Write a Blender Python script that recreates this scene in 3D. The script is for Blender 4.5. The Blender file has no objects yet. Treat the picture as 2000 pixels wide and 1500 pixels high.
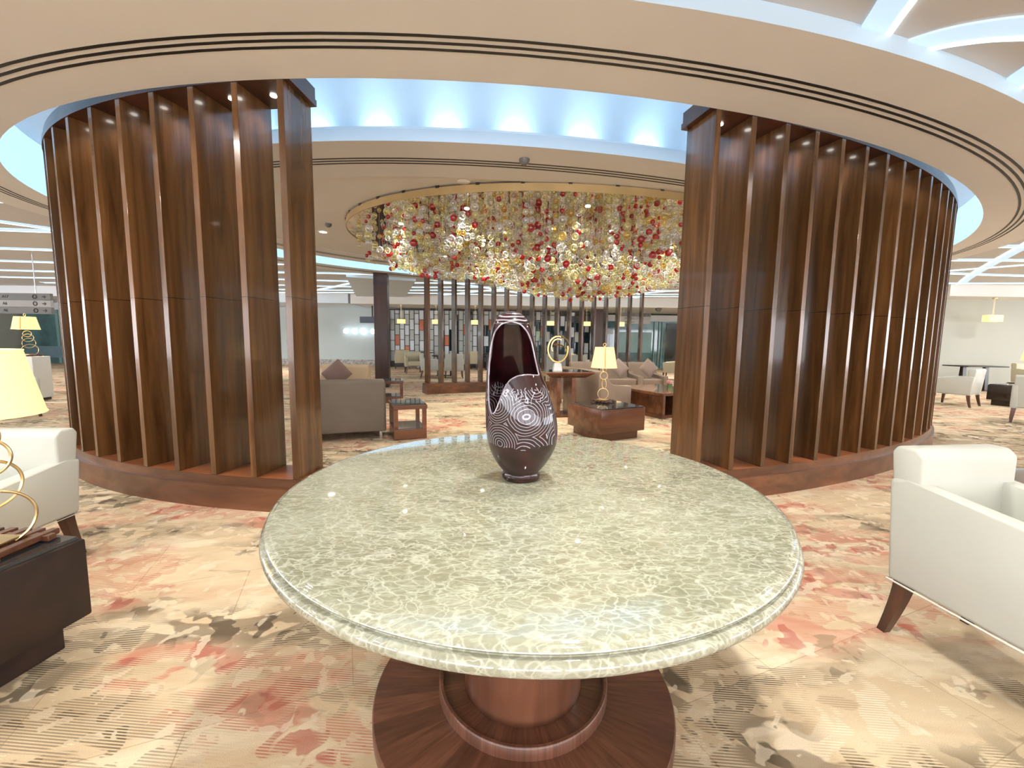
import bpy, bmesh, math, random
from mathutils import Vector, Matrix
PI = math.pi
S = bpy.context.scene
C = S.collection

# ------------------------------------------------------------------ camera
CAMH, F, PITCH, ROLL = 1.25, 813.96, 0.10327, 0.01318
_fw = Vector((0, math.cos(PITCH), -math.sin(PITCH)))
_up0 = Vector((0, math.sin(PITCH), math.cos(PITCH)))
_rt0 = Vector((1, 0, 0))
_rt = _rt0 * math.cos(ROLL) + _up0 * math.sin(ROLL)
_up = _up0 * math.cos(ROLL) - _rt0 * math.sin(ROLL)
cd = bpy.data.cameras.new('camera')
cam = bpy.data.objects.new('camera', cd)
C.objects.link(cam)
cd.sensor_width = 36
cd.lens = 36 * F / 2000
cd.clip_start = 0.02
cam.matrix_world = Matrix(((_rt.x, _up.x, -_fw.x, 0), (_rt.y, _up.y, -_fw.y, 0), (_rt.z, _up.z, -_fw.z, CAMH), (0, 0, 0, 1)))
S.camera = cam

def at(px, py, z=0.0):
    d = _fw + _rt * ((px - 1000) / F) - _up * ((py - 750) / F)
    t = (z - CAMH) / d.z
    return Vector((d.x * t, d.y * t, z))

# ------------------------------------------------------------------ exposure, world, main lights
S.view_settings.view_transform = 'Standard'
S.view_settings.look = 'None'
S.view_settings.gamma = 1
S.view_settings.use_curve_mapping = False
S.view_settings.exposure = 0.16
S.cycles.max_bounces = 8
S.cycles.transparent_max_bounces = 24
S.cycles.sample_clamp_indirect = 6
w = bpy.data.worlds.new('world'); S.world = w; w.use_nodes = True
w.node_tree.nodes['Background'].inputs[0].default_value = (0.9, 0.95, 1, 1)
w.node_tree.nodes['Background'].inputs[1].default_value = 0.3

def area(name, loc, size, energy, color, spread=PI, rot=(0, 0, 0)):
    l = bpy.data.lights.new(name, 'AREA'); l.shape = 'DISK'; l.size = size
    l.energy = energy; l.color = color; l.spread = spread
    o = bpy.data.objects.new(name, l); C.objects.link(o); o.location = loc; o.rotation_euler = rot
    return o
def spot(name, loc, energy, color, angle=100, blend=.6, radius=.03):
    l = bpy.data.lights.new(name, 'SPOT'); l.energy = energy; l.color = color
    l.spot_size = math.radians(angle); l.spot_blend = blend; l.shadow_soft_size = radius
    o = bpy.data.objects.new(name, l); C.objects.link(o); o.location = loc
    return o
WARM = (1.0, 0.95, 0.87); COOL = (0.72, 0.87, 1.0)
# ceiling downlight lamps in a loose grid, more added to brighten the walls
DOWN = []
for x in (-12.5, -8.5, -4.5, 0.5, 5.5, 10.5, 14.5):
    for y in (-3.5, 0.6, 14.8, 17.4):
        DOWN.append((x, y, 3.01))
for x, y in ((-12, 5), (-12, 9.5), (-8.6, 9.5), (-8.4, 4.4), (12, 4.5), (12, 9), (10, 11.5), (8.6, 3.0), (-3.4, -1.4), (3.6, -1.4), (9.6, 6.5), (14.5, 11.0), (17.2, 10.4), (13.2, 7.2)):
    DOWN.append((x, y, 3.01))
for i, (x, y, z) in enumerate(DOWN):
    area('ceiling_downlight_lamp', (x, y, z - .012), .16, 80 if y > 13 else (28 if x > 12.5 else 34), WARM, math.radians(150))
RINGDOWN = [(-2.6, 2.2), (0.3, 1.9), (3.1, 2.7), (-5.0, 6.6), (6.6, 8.2), (5.4, 7.2), (5.6, 9.6)]  # lamps without fittings; those under the disc added to brighten the ceiling
for x, y in RINGDOWN:
    area('soffit_downlight_lamp', (x, y, 2.915), .14, 22, WARM, math.radians(150))

# ------------------------------------------------------------------ materials
def new_mat(name):
    m = bpy.data.materials.new(name); m.use_nodes = True
    nt = m.node_tree; b = nt.nodes['Principled BSDF']
    return m, nt, b
def N(nt, t, **kw):
    n = nt.nodes.new(t)
    for k, v in kw.items():
        if k in n.inputs.keys() if hasattr(n.inputs, 'keys') else False: n.inputs[k].default_value = v
        else: setattr(n, k, v)
    return n
def ramp(nt, stops, interp='LINEAR'):
    r = nt.nodes.new('ShaderNodeValToRGB'); r.color_ramp.interpolation = interp
    el = r.color_ramp.elements
    while len(el) < len(stops): el.new(1.0)
    for e, (p, c) in zip(el, stops):
        e.position = p; e.color = (*c, 1) if len(c) == 3 else c
    return r
def mix(nt, fac, a, b, mode='MIX'):
    n = nt.nodes.new('ShaderNodeMix'); n.data_type = 'RGBA'; n.blend_type = mode
    for sock, v in ((n.inputs[0], fac), (n.inputs[6], a), (n.inputs[7], b)):
        if hasattr(v, 'links') or isinstance(v, bpy.types.NodeSocket): nt.links.new(v, sock)
        elif isinstance(v, (int, float)): sock.default_value = v
        else: sock.default_value = (*v, 1)
    return n.outputs[2]
def math_n(nt, op, a, b=None, c=None):
    n = nt.nodes.new('ShaderNodeMath'); n.operation = op
    for i, v in enumerate((a, b, c)):
        if v is None: continue
        if isinstance(v, bpy.types.NodeSocket): nt.links.new(v, n.inputs[i])
        else: n.inputs[i].default_value = v
    return n.outputs[0]
def mapping(nt, scale=(1, 1, 1), rot=(0, 0, 0), src='Object'):
    tc = nt.nodes.new('ShaderNodeTexCoord'); mp = nt.nodes.new('ShaderNodeMapping')
    nt.links.new(tc.outputs[src], mp.inputs[0]); mp.inputs['Scale'].default_value = scale; mp.inputs['Rotation'].default_value = rot
    return mp.outputs[0]
def noise(nt, vec, scale, detail=3, rough=.5, dist=0.0):
    n = nt.nodes.new('ShaderNodeTexNoise'); nt.links.new(vec, n.inputs['Vector'])
    n.inputs['Scale'].default_value = scale; n.inputs['Detail'].default_value = detail
    n.inputs['Roughness'].default_value = rough; n.inputs['Distortion'].default_value = dist
    return n.outputs['Fac']
def plain(name, col, rough=.6, metal=0, var=.06, vscale=4, bump=0, bscale=200, coat=0, spec=.5):
    m, nt, b = new_mat(name)
    v = mapping(nt)
    f = noise(nt, v, vscale, 3)
    lo = tuple(max(0, c * (1 - var)) for c in col); hi = tuple(min(1, c * (1 + var)) for c in col)
    r = ramp(nt, [(.3, lo), (.7, hi)]); nt.links.new(f, r.inputs[0])
    nt.links.new(r.outputs[0], b.inputs['Base Color'])
    b.inputs['Roughness'].default_value = rough; b.inputs['Metallic'].default_value = metal
    b.inputs['Coat Weight'].default_value = coat; b.inputs['Coat Roughness'].default_value = .05
    b.inputs['Specular IOR Level'].default_value = spec
    if bump:
        bp = nt.nodes.new('ShaderNodeBump'); bp.inputs['Strength'].default_value = bump; bp.inputs['Distance'].default_value = .002
        nt.links.new(noise(nt, v, bscale, 2), bp.inputs['Height']); nt.links.new(bp.outputs[0], b.inputs['Normal'])
    return m
def wood(name, dark, light, axis='z', rough=.28, scale=14, joint=None, coat=.3, crough=.15):
    m, nt, b = new_mat(name)
    sc = {'z': (1, 1, .07), 'x': (.07, 1, 1), 'y': (1, .07, 1)}[axis]
    v = mapping(nt, sc)
    oi = nt.nodes.new('ShaderNodeObjectInfo')
    add = nt.nodes.new('ShaderNodeVectorMath'); add.operation = 'ADD'
    sc2 = nt.nodes.new('ShaderNodeVectorMath'); sc2.operation = 'SCALE'
    cmb = nt.nodes.new('ShaderNodeCombineXYZ')
    for i in range(3): nt.links.new(oi.outputs['Random'], cmb.inputs[i])
    nt.links.new(cmb.outputs[0], sc2.inputs[0]); sc2.inputs['Scale'].default_value = 7.0
    nt.links.new(v, add.inputs[0]); nt.links.new(sc2.outputs[0], add.inputs[1])
    f1 = noise(nt, add.outputs[0], scale, 5, .6, .6)
    f2 = noise(nt, add.outputs[0], scale * .22, 2, .5, 1.2)
    r = ramp(nt, [(.3, dark), (.72, light)]); nt.links.new(f1, r.inputs[0])
    r2 = ramp(nt, [(.35, (.62, .62, .62)), (.7, (1.25, 1.2, 1.15))]); nt.links.new(f2, r2.inputs[0])
    col = mix(nt, 1.0, r.outputs[0], r2.outputs[0], 'MULTIPLY')
    if joint is not None:
        g = nt.nodes.new('ShaderNodeNewGeometry'); sp = nt.nodes.new('ShaderNodeSeparateXYZ')
        nt.links.new(g.outputs['Position'], sp.inputs[0])
        d = math_n(nt, 'ABSOLUTE', math_n(nt, 'SUBTRACT', sp.outputs[2], joint))
        col = mix(nt, math_n(nt, 'LESS_THAN', d, .0018), col, (.01, .006, .004))
    nt.links.new(col, b.inputs['Base Color'])
    b.inputs['Roughness'].default_value = rough
    b.inputs['Coat Weight'].default_value = coat; b.inputs['Coat Roughness'].default_value = crough
    return m
def emis(name, col, strength, base=None):
    m, nt, b = new_mat(name)
    b.inputs['Base Color'].default_value = (*(base or col), 1)
    b.inputs['Roughness'].default_value = .5
    b.inputs['Emission Color'].default_value = (*col, 1); b.inputs['Emission Strength'].default_value = strength
    return m
def glass(name, col, rough=.02, trans=.8):
    m, nt, b = new_mat(name)
    out = nt.nodes['Material Output']
    t = nt.nodes.new('ShaderNodeBsdfTransparent'); t.inputs[0].default_value = (*col, 1)
    g = nt.nodes.new('ShaderNodeBsdfGlossy'); g.inputs['Roughness'].default_value = rough
    lw = nt.nodes.new('ShaderNodeLayerWeight'); lw.inputs[0].default_value = .35
    mx = nt.nodes.new('ShaderNodeMixShader')
    f = math_n(nt, 'MULTIPLY_ADD', lw.outputs['Fresnel'], .8, 1 - trans)
    nt.links.new(f, mx.inputs[0]); nt.links.new(t.outputs[0], mx.inputs[1]); nt.links.new(g.outputs[0], mx.inputs[2])
    nt.links.new(mx.outputs[0], out.inputs[0])
    return m

M = {}
M['walnut'] = wood('walnut_veneer', (.056, .023, .007), (.180, .084, .030), 'z', .25, 12, joint=1.53, coat=.4, crough=.07)
M['walnut_h'] = wood('walnut_plinth', (.075, .026, .011), (.21, .085, .036), 'x', .32, 8)
M['walnut_lit'] = wood('walnut_plinth_top', (.25, .08, .03), (.42, .15, .06), 'x', .35, 10)  # plinth walnut copied brighter, lamplight painted into the colour
M['table_wood'] = wood('table_walnut', (.07, .024, .013), (.19, .078, .04), 'x', .25, 9)
M['dark_wood'] = wood('dark_walnut', (.012, .006, .004), (.034, .016, .009), 'x', .25, 8)
M['red_wood'] = wood('reddish_walnut', (.12, .04, .018), (.25, .1, .045), 'x', .25, 8)
M['leg_wood'] = wood('chair_leg_wood', (.05, .018, .01), (.12, .045, .022), 'z', .3, 10)
M['column'] = wood('column_cladding', (.045, .015, .009), (.095, .035, .02), 'z', .35, 6, coat=.15)
M['soffit'] = plain('beige_ceiling_paint', (.84, .82, .78), .65, var=.02, vscale=1.5)
M['disc'] = plain('warm_ceiling_paint', (.84, .80, .73), .65, var=.02, vscale=1.5)
M['grey_ceiling'] = plain('taupe_ceiling_paint', (.66, .65, .64), .6, var=.03, vscale=1)
M['white_paint'] = plain('white_paint', (.80, .84, .88), .6, var=.01)
M['cove_white'] = plain('cove_paint', (.78, .86, .93), .6, var=.01)
M['black'] = plain('black_slot', (.01, .01, .01), .5, var=0)
M['gold'] = plain('gold_metal', (.72, .50, .20), .25, 1, var=.05)
M['brass_band'] = plain('gold_painted_band', (.50, .36, .17), .4, .5, var=.08, vscale=3)
M['brass'] = plain('satin_brass', (.80, .62, .32), .28, 1, var=.04)
M['chrome'] = plain('satin_chrome', (.7, .7, .72), .2, 1, var=.02)
M['mirror'] = plain('mirror_polished', (.82, .76, .64), .03, 1, var=.02)
M['cream_leather'] = plain('cream_leather', (.56, .57, .51), .42, var=.03, vscale=5, bump=.12, bscale=350)
M['piping'] = plain('light_piping', (.8, .79, .72), .45, var=.01)
M['taupe_fabric'] = plain('taupe_upholstery', (.16, .128, .098), .75, var=.06, bump=.25, bscale=500)
M['tan_fabric'] = plain('tan_upholstery', (.50, .38, .25), .75, var=.05, bump=.25, bscale=500)
M['mocha_fabric'] = plain('mocha_upholstery', (.25, .185, .14), .75, var=.05, bump=.25, bscale=500)
M['cushion'] = plain('brown_cushion', (.16, .10, .085), .8, var=.1, bump=.3, bscale=600)
M['cushion2'] = plain('taupe_cushion', (.26, .19, .16), .7, var=.12, bump=.3, bscale=600)
M['olive_chair'] = plain('olive_beige_leather', (.50, .45, .31), .45, var=.04)
M['greige_wall'] = plain('greige_wallpaper', (.50, .51, .45), .7, var=.03, vscale=.8)
M['blue_wall'] = plain('pale_grey_wallpaper', (.60, .68, .69), .7, var=.04, vscale=.7)
M['base_stone'] = plain('mottled_skirting', (.42, .40, .38), .5, var=.5, vscale=9)
M['dark_glass_top'] = plain('dark_glass_top', (.03, .035, .04), .03, var=.1, coat=1)
M['glass_teal'] = plain('teal_glass', (.09, .21, .23), .05, var=.5, vscale=1.2, coat=1)
M['glass_dark'] = plain('dark_doorway', (.012, .02, .022), .1, var=.3, vscale=1, coat=.5)
M['glass_pale'] = plain('frosted_teal_glass', (.22, .42, .40), .25, var=.15, vscale=1)
M['frost_grey'] = plain('frosted_grey_pane', (.50, .54, .52), .3, var=.12, vscale=.9)
M['frost_white'] = plain('frosted_white_pane', (.74, .80, .84), .3, var=.06, vscale=.9)
M['frost_green'] = plain('frosted_green_pane', (.38, .52, .40), .3, var=.06)
M['orange_pane'] = plain('orange_pane', (.62, .13, .02), .3, var=.05)
M['iron'] = plain('dark_iron', (.03, .022, .02), .4, var=.1)
M['sign_grey'] = plain('sign_panel_grey', (.34, .33, .32), .5, var=.03)
M['sign_dark'] = plain('sign_panel_dark', (.14, .135, .13), .5, var=.03)
M['white_stone'] = plain('white_stone_block', (.8, .8, .78), .4, var=.06, vscale=20)
M['paper'] = plain('white_card', (.8, .8, .8), .6, var=0)
M['pink'] = plain('pink_petals', (.85, .35, .38), .6, var=.15, vscale=60)
M['leaf'] = plain('green_leaves', (.08, .15, .05), .6, var=.3, vscale=60)
M['strip'] = emis('led_diffuser', (.50, .72, .90), .80, (.35, .4, .45))
M['slot'] = emis('led_slot', (.75, .93, 1.0), 1.8, (.8, .9, .95))
M['cove_led'] = emis('cove_led_tape', (.46, .74, 1.0), 30, (.8, .9, .95))
M['lens'] = emis('downlight_lens', (1, .95, .85), 12)
M['globe'] = emis('globe_lamp', (.85, .95, 1.0), 2.5)
M['fascia_glow'] = emis('backlit_fascia', (.55, .76, .92), .42, (.3, .34, .38))  # glow put into the fascia, in place of cool light falling on it
M['shade'] = None
def shade_mat(name, e, col=(1.0, .72, .26)):
    m, nt, b = new_mat(name)
    v = mapping(nt, (1, 1, 1))
    f = noise(nt, v, 22, 6, .75, 2.5)
    r = ramp(nt, [(.46, (.92, .9, .88)), (.5, (.75, .68, .6)), (.54, (1, 1, 1))]); nt.links.new(f, r.inputs[0])
    col2 = mix(nt, 1.0, r.outputs[0], col, 'MULTIPLY')
    nt.links.new(col2, b.inputs['Emission Color']); b.inputs['Emission Strength'].default_value = e
    b.inputs['Base Color'].default_value = (.8, .65, .35, 1); b.inputs['Roughness'].default_value = .7
    return m
M['shade'] = shade_mat('parchment_lampshade', .85, (1.0, .74, .28))
M['shade_seam'] = emis('lampshade_seam', (.72, .42, .1), .6, (.5, .3, .1))
M['pend_shade'] = shade_mat('pendant_shade', .9, (1.0, .78, .34))

def marble():
    m, nt, b = new_mat('beige_green_marble')
    v = mapping(nt, (1, 1, 1), (0, 0, .5))
    v2 = mapping(nt, (1, 1.9, 1), (0, 0, -.35))
    big = noise(nt, v, 3.2, 5, .62, .6)
    base = ramp(nt, [(.3, (.215, .215, .145)), (.5, (.31, .315, .225)), (.7, (.40, .41, .32))]); nt.links.new(big, base.inputs[0])
    fine = noise(nt, v2, 30, 6, .72, 1.2)
    fr = ramp(nt, [(.47, (0, 0, 0)), (.62, (1, 1, 1))]); nt.links.new(fine, fr.inputs[0])
    c1 = mix(nt, math_n(nt, 'MULTIPLY', fr.outputs[0], .55), base.outputs[0], (.52, .54, .44))
    dv = nt.nodes.new('ShaderNodeTexNoise'); nt.links.new(v2, dv.inputs['Vector']); dv.inputs['Scale'].default_value = 7; dv.inputs['Detail'].default_value = 4
    def veins(c, scale, width, amt, warp):
        add = nt.nodes.new('ShaderNodeVectorMath'); add.operation = 'MULTIPLY_ADD'
        nt.links.new(dv.outputs['Color'], add.inputs[0]); add.inputs[1].default_value = (warp,) * 3; nt.links.new(v2, add.inputs[2])
        vo = nt.nodes.new('ShaderNodeTexVoronoi'); vo.feature = 'DISTANCE_TO_EDGE'; nt.links.new(add.outputs[0], vo.inputs['Vector']); vo.inputs['Scale'].default_value = scale
        r = ramp(nt, [(0, (1, 1, 1)), (width, (0, 0, 0))]); nt.links.new(vo.outputs['Distance'], r.inputs[0])
        return mix(nt, math_n(nt, 'MULTIPLY', r.outputs[0], amt), c, (.62, .64, .53))
    c2 = veins(c1, 26, .09, .5, .12)
    c2 = veins(c2, 9, .035, .65, .3)
    c2 = veins(c2, 2.6, .012, .7, .35)
    nt.links.new(c2, b.inputs['Base Color'])
    b.inputs['Roughness'].default_value = .05; b.inputs['Specular IOR Level'].default_value = .6
    b.inputs['Coat Weight'].default_value = 1.0; b.inputs['Coat IOR'].default_value = 1.7; b.inputs['Coat Roughness'].default_value = .01
    return m
M['marble'] = marble()

def carpet():
    m, nt, b = new_mat('patterned_carpet')
    v = mapping(nt, (1, 1, 1), (0, 0, math.radians(-22)))
    vs = mapping(nt, (.62, 1.55, 1), (0, 0, math.radians(-8)))
    base = ramp(nt, [(.36, (.72, .60, .42)), (.5, (.62, .49, .33)), (.6, (.74, .64, .47)), (.72, (.58, .43, .29))])
    nt.links.new(noise(nt, vs, 2.1, 5, .6, .4), base.inputs[0])
    # plank like shifts of tone
    br = nt.nodes.new('ShaderNodeTexBrick'); nt.links.new(v, br.inputs['Vector'])
    br.inputs['Scale'].default_value = 1.0; br.inputs['Brick Width'].default_value = 1.0; br.inputs['Row Height'].default_value = .5
    br.inputs['Mortar Size'].default_value = .002; br.inputs['Color1'].default_value = (.9, .88, .86, 1); br.inputs['Color2'].default_value = (1.08, 1.06, 1.04, 1)
    br.inputs['Mortar'].default_value = (.72, .68, .62, 1)
    c = mix(nt, 1.0, base.outputs[0], br.outputs['Color'], 'MULTIPLY')
    zone = noise(nt, vs, .85, 2, .5, .3)
    zred = ramp(nt, [(.485, (0, 0, 0)), (.54, (1, 1, 1))]); nt.links.new(zone, zred.inputs[0])
    mz = nt.nodes.new('ShaderNodeVectorMath'); mz.operation = 'ADD'; mz.inputs[1].default_value = (17.3, 4.1, 0); nt.links.new(vs, mz.inputs[0])
    zone2 = noise(nt, mz.outputs[0], 1.0, 2, .5, .3)
    zb1 = ramp(nt, [(.44, (0, 0, 0)), (.50, (1, 1, 1))]); nt.links.new(zone2, zb1.inputs[0])
    class _O: pass
    zbrn = _O(); zbrn.outputs = [math_n(nt, 'MULTIPLY', zb1.outputs[0], math_n(nt, 'MULTIPLY_ADD', zred.outputs[0], -.75, 1.0))]
    sp = nt.nodes.new('ShaderNodeSeparateXYZ'); rt = mapping(nt, (1, 1, 1), (0, 0, math.radians(4))); nt.links.new(rt, sp.inputs[0])
    rib = math_n(nt, 'SINE', math_n(nt, 'MULTIPLY', sp.outputs[1], 2 * PI / .0098))
    ribm = ramp(nt, [(.35, (0, 0, 0)), (.6, (1, 1, 1))]); nt.links.new(math_n(nt, 'MULTIPLY_ADD', rib, .5, .5), ribm.inputs[0])
    ribz = ramp(nt, [(.44, (0, 0, 0)), (.48, (1, 1, 1))]); nt.links.new(noise(nt, v, 2.3, 2, .5, .2), ribz.inputs[0])
    keep = mix(nt, ribz.outputs[0], (1, 1, 1), ribm.outputs[0])
    def blot(cin, zonemask, scale, thr, col, seed, amt, vec):
        mp = nt.nodes.new('ShaderNodeVectorMath'); mp.operation = 'ADD'; mp.inputs[1].default_value = (seed, seed * .7, 0); nt.links.new(vec, mp.inputs[0])
        f = noise(nt, mp.outputs[0], scale, 2.2, .5, .35)
        r = ramp(nt, [(thr, (0, 0, 0)), (thr + .025, (1, 1, 1))]); nt.links.new(f, r.inputs[0])
        k = math_n(nt, 'MULTIPLY', r.outputs[0], zonemask) if zonemask is not None else r.outputs[0]
        k = math_n(nt, 'MULTIPLY', k, keep); k = math_n(nt, 'MULTIPLY', k, amt)
        return mix(nt, k, cin, col)
    c = blot(c, None, 4.5, .60, (.78, .68, .52), 9.3, .7, v)
    c = blot(c, zred.outputs[0], 5.0, .47, (.56, .17, .12), 1.7, .62, vs)
    c = blot(c, zred.outputs[0], 8.5, .56, (.42, .06, .05), 5.1, .6, v)
    c = blot(c, zbrn.outputs[0], 5.2, .45, (.25, .19, .125), 3.3, .8, vs)
    c = blot(c, zbrn.outputs[0], 9.0, .54, (.10, .075, .05), 7.9, .8, v)
    c = blot(c, None, 11, .60, (.80, .70, .54), 21.7, .6, v)
    c = blot(c, None, 6.5, .64, (.30, .22, .14), 13.1, .55, vs)
    pile = noise(nt, v, 420, 2)
    pr = ramp(nt, [(.3, (.84, .84, .84)), (.7, (1.12, 1.12, 1.12))]); nt.links.new(pile, pr.inputs[0])
    c = mix(nt, 1.0, c, pr.outputs[0], 'MULTIPLY')
    nt.links.new(c, b.inputs['Base Color']); b.inputs['Roughness'].default_value = .95; b.inputs['Specular IOR Level'].default_value = .15
    bp = nt.nodes.new('ShaderNodeBump'); bp.inputs['Strength'].default_value = .35; bp.inputs['Distance'].default_value = .003
    nt.links.new(pile, bp.inputs['Height']); nt.links.new(bp.outputs[0], b.inputs['Normal'])
    return m
M['carpet'] = carpet()

# ------------------------------------------------------------------ mesh helpers
class MB:
    def __init__(s): s.bm = bmesh.new()
    def box(s, c, size, rot=0.0, bev=0, seg=2, mi=0, tilt=None):
        mt = Matrix.Translation(c) @ Matrix.Rotation(rot, 4, 'Z')
        if tilt: mt = mt @ Matrix.Rotation(tilt[0], 4, tilt[1])
        r = bmesh.ops.create_cube(s.bm, size=1.0)
        bmesh.ops.scale(s.bm, vec=size, verts=r['verts'])
        if bev:
            ed = list({e for v in r['verts'] for e in v.link_edges})
            rr = bmesh.ops.bevel(s.bm, geom=ed, offset=bev, segments=seg, profile=.5, affect='EDGES')
            vs = list({v for f in rr['faces'] for v in f.verts} | {v for v in r['verts'] if v.is_valid})
            fs = {f for v in vs for f in v.link_faces}
            for f in fs: f.smooth = True; f.material_index = mi
        else:
            vs = r['verts']
            for v in vs:
                for f in v.link_faces: f.material_index = mi
        bmesh.ops.transform(s.bm, matrix=mt, verts=vs)
        return s
    def prism(s, pts, z0, z1, bev=0, seg=1):
        n = len(pts)
        lo = [s.bm.verts.new((p[0], p[1], z0 if not callable(z0) else z0(p))) for p in pts]
        hi = [s.bm.verts.new((p[0], p[1], z1 if not callable(z1) else z1(p))) for p in pts]
        fs = [s.bm.faces.new(hi), s.bm.faces.new(lo[::-1])]
        for i in range(n): fs.append(s.bm.faces.new((lo[i], lo[(i + 1) % n], hi[(i + 1) % n], hi[i])))
        if bev:
            ed = list({e for f in fs for e in f.edges})
            bmesh.ops.bevel(s.bm, geom=ed, offset=bev, segments=seg, profile=.5, affect='EDGES')
        return s
    def slab(s, prof, x0, x1, mt=None, bev=0, seg=2):
        """profile polygon in (y, z) extruded along x"""
        lo = [s.bm.verts.new((x0, p[0], p[1])) for p in prof]; hi = [s.bm.verts.new((x1, p[0], p[1])) for p in prof]
        n = len(prof); fs = [s.bm.faces.new(lo[::-1]), s.bm.faces.new(hi)]
        for i in range(n): fs.append(s.bm.faces.new((lo[i], lo[(i + 1) % n], hi[(i + 1) % n], hi[i])))
        vs = lo + hi
        if bev:
            ed = list({e for f in fs for e in f.edges})
            rr = bmesh.ops.bevel(s.bm, geom=ed, offset=bev, segments=seg, profile=.5, affect='EDGES')
            vs = list({v for f in rr['faces'] for v in f.verts} | {v for v in vs if v.is_valid})
            for v in vs:
                for f in v.link_faces: f.smooth = True
        if mt: bmesh.ops.transform(s.bm, matrix=mt, verts=vs)
        return s
    def lathe(s, prof, c=(0, 0, 0), n=48, smooth=True, cap=True):
        rings = []
        for r, z in prof:
            rings.append([s.bm.verts.new((c[0] + r * math.cos(2 * PI * i / n), c[1] + r * math.sin(2 * PI * i / n), c[2] + z)) for i in range(n)])
        for a, b in zip(rings, rings[1:]):
            for i in range(n):
                f = s.bm.faces.new((a[i], a[(i + 1) % n], b[(i + 1) % n], b[i])); f.smooth = smooth
        if cap:
            s.bm.faces.new(rings[0][::-1]); s.bm.faces.new(rings[-1])
        return s
    def tube(s, pts, r, n=10, closed=False, r1=None):
        pts = [Vector(p) for p in pts]; rings = []; m = len(pts)
        prev = None
        for i, p in enumerate(pts):
            if closed: t = (pts[(i + 1) % m] - pts[i - 1])
            else: t = pts[min(i + 1, m - 1)] - pts[max(i - 1, 0)]
            t.normalize()
            if prev is None:
                a = Vector((0, 0, 1)) if abs(t.z) < .9 else Vector((1, 0, 0))
                u = t.cross(a).normalized()
            else: u = (prev - t * prev.dot(t)).normalized()
            prev = u; vv = t.cross(u)
            rr = r if r1 is None else r + (r1 - r) * i / (m - 1)
            rings.append([s.bm.verts.new(p + (u * math.cos(2 * PI * k / n) + vv * math.sin(2 * PI * k / n)) * rr) for k in range(n)])
        q = m if closed else m - 1
        for i in range(q):
            a, b = rings[i], rings[(i + 1) % m]
            for k in range(n):
                f = s.bm.faces.new((a[k], a[(k + 1) % n], b[(k + 1) % n], b[k])); f.smooth = True
        if not closed:
            s.bm.faces.new(rings[0][::-1]); s.bm.faces.new(rings[-1])
        return s
    def sphere(s, c, r, sub=2, sz=1.0, mi=0):
        res = bmesh.ops.create_icosphere(s.bm, subdivisions=sub, radius=r)
        bmesh.ops.scale(s.bm, vec=(1, 1, sz), verts=res['verts'])
        bmesh.ops.translate(s.bm, vec=c, verts=res['verts'])
        for v in res['verts']:
            for f in v.link_faces: f.smooth = True; f.material_index = mi
        return s
    def quad(s, pts, mi=0):
        f = s.bm.faces.new([s.bm.verts.new(p) for p in pts]); f.material_index = mi; return s
    def build(s, name, mats, parent=None, loc=None, rotz=0):
        bmesh.ops.recalc_face_normals(s.bm, faces=s.bm.faces)
        me = bpy.data.meshes.new(name); s.bm.to_mesh(me); s.bm.free()
        me.set_sharp_from_angle(angle=math.radians(42))
        for m in (mats if isinstance(mats, (list, tuple)) else [mats]): me.materials.append(m)
        o = bpy.data.objects.new(name, me); C.objects.link(o)
        if parent: o.parent = parent
        if loc is not None: o.location = loc
        if rotz: o.rotation_euler = (0, 0, rotz)
        return o
def tag(o, label=None, cat=None, group=None, kind=None):
    if label: o['label'] = label
    if cat: o['category'] = cat
    if group: o['group'] = group
    if kind: o['kind'] = kind
    return o
def thing(name, label, cat, loc=(0, 0, 0), rotz=0, group=None):
    o = bpy.data.objects.new(name, None); C.objects.link(o); o.empty_display_size = .1
    o.location = loc; o.rotation_euler = (0, 0, rotz)
    return tag(o, label, cat, group)
def kids(o): return [c for c in bpy.data.objects if c.parent is o]
def dup(root, loc, rotz, label, scale=None):
    r = root.copy(); C.objects.link(r); r.location = loc; r.rotation_euler = (0, 0, rotz); r['label'] = label
    if scale: r.scale = (scale,) * 3
    for ch in kids(root):
        c = ch.copy(); C.objects.link(c); c.parent = r
        for g in kids(ch):
            d = g.copy(); C.objects.link(d); d.parent = c
    return r
def struct(o): o['kind'] = 'structure'; return o

# ------------------------------------------------------------------ ellipses of the round hall
TH1 = math.radians(19.04)
class Ell:
    def __init__(s, cx, cy, a, b, th): s.c = Vector((cx, cy)); s.a = a; s.b = b; s.u = Vector((math.cos(th), math.sin(th))); s.v = Vector((-math.sin(th), math.cos(th)))
    def p(s, t): return s.c + s.u * (s.a * math.cos(t)) + s.v * (s.b * math.sin(t))
    def n(s, t):   # outward normal
        return (s.u * (math.cos(t) / s.a) + s.v * (math.sin(t) / s.b)).normalized()
    def inside(s, x, y, k=1.0):
        d = Vector((x, y)) - s.c
        return (d.dot(s.u) / s.a) ** 2 + (d.dot(s.v) / s.b) ** 2 < k
O1 = Ell(.984, 7.688, 7.09, 4.469, TH1)              # opening of the outer ring
def off(e, d):
    q = Ell(e.c.x, e.c.y, e.a + d, e.b + d, 0); q.u = e.u; q.v = e.v; return q
SL = Ell(.897, 6.791, 6.078, 3.627, math.radians(17.87))   # slat line
NSEG = 160
def annulus(mb, e0, e1, z, down=True, n=NSEG):
    a = [mb.bm.verts.new((*e0.p(2 * PI * i / n), z)) for i in range(n)] if e0 else None
    b = [mb.bm.verts.new((*e1.p(2 * PI * i / n), z)) for i in range(n)]
    if a is None: mb.bm.faces.new(b)
    else:
        for i in range(n): mb.bm.faces.new((a[i], a[(i + 1) % n], b[(i + 1) % n], b[i]))
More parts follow.
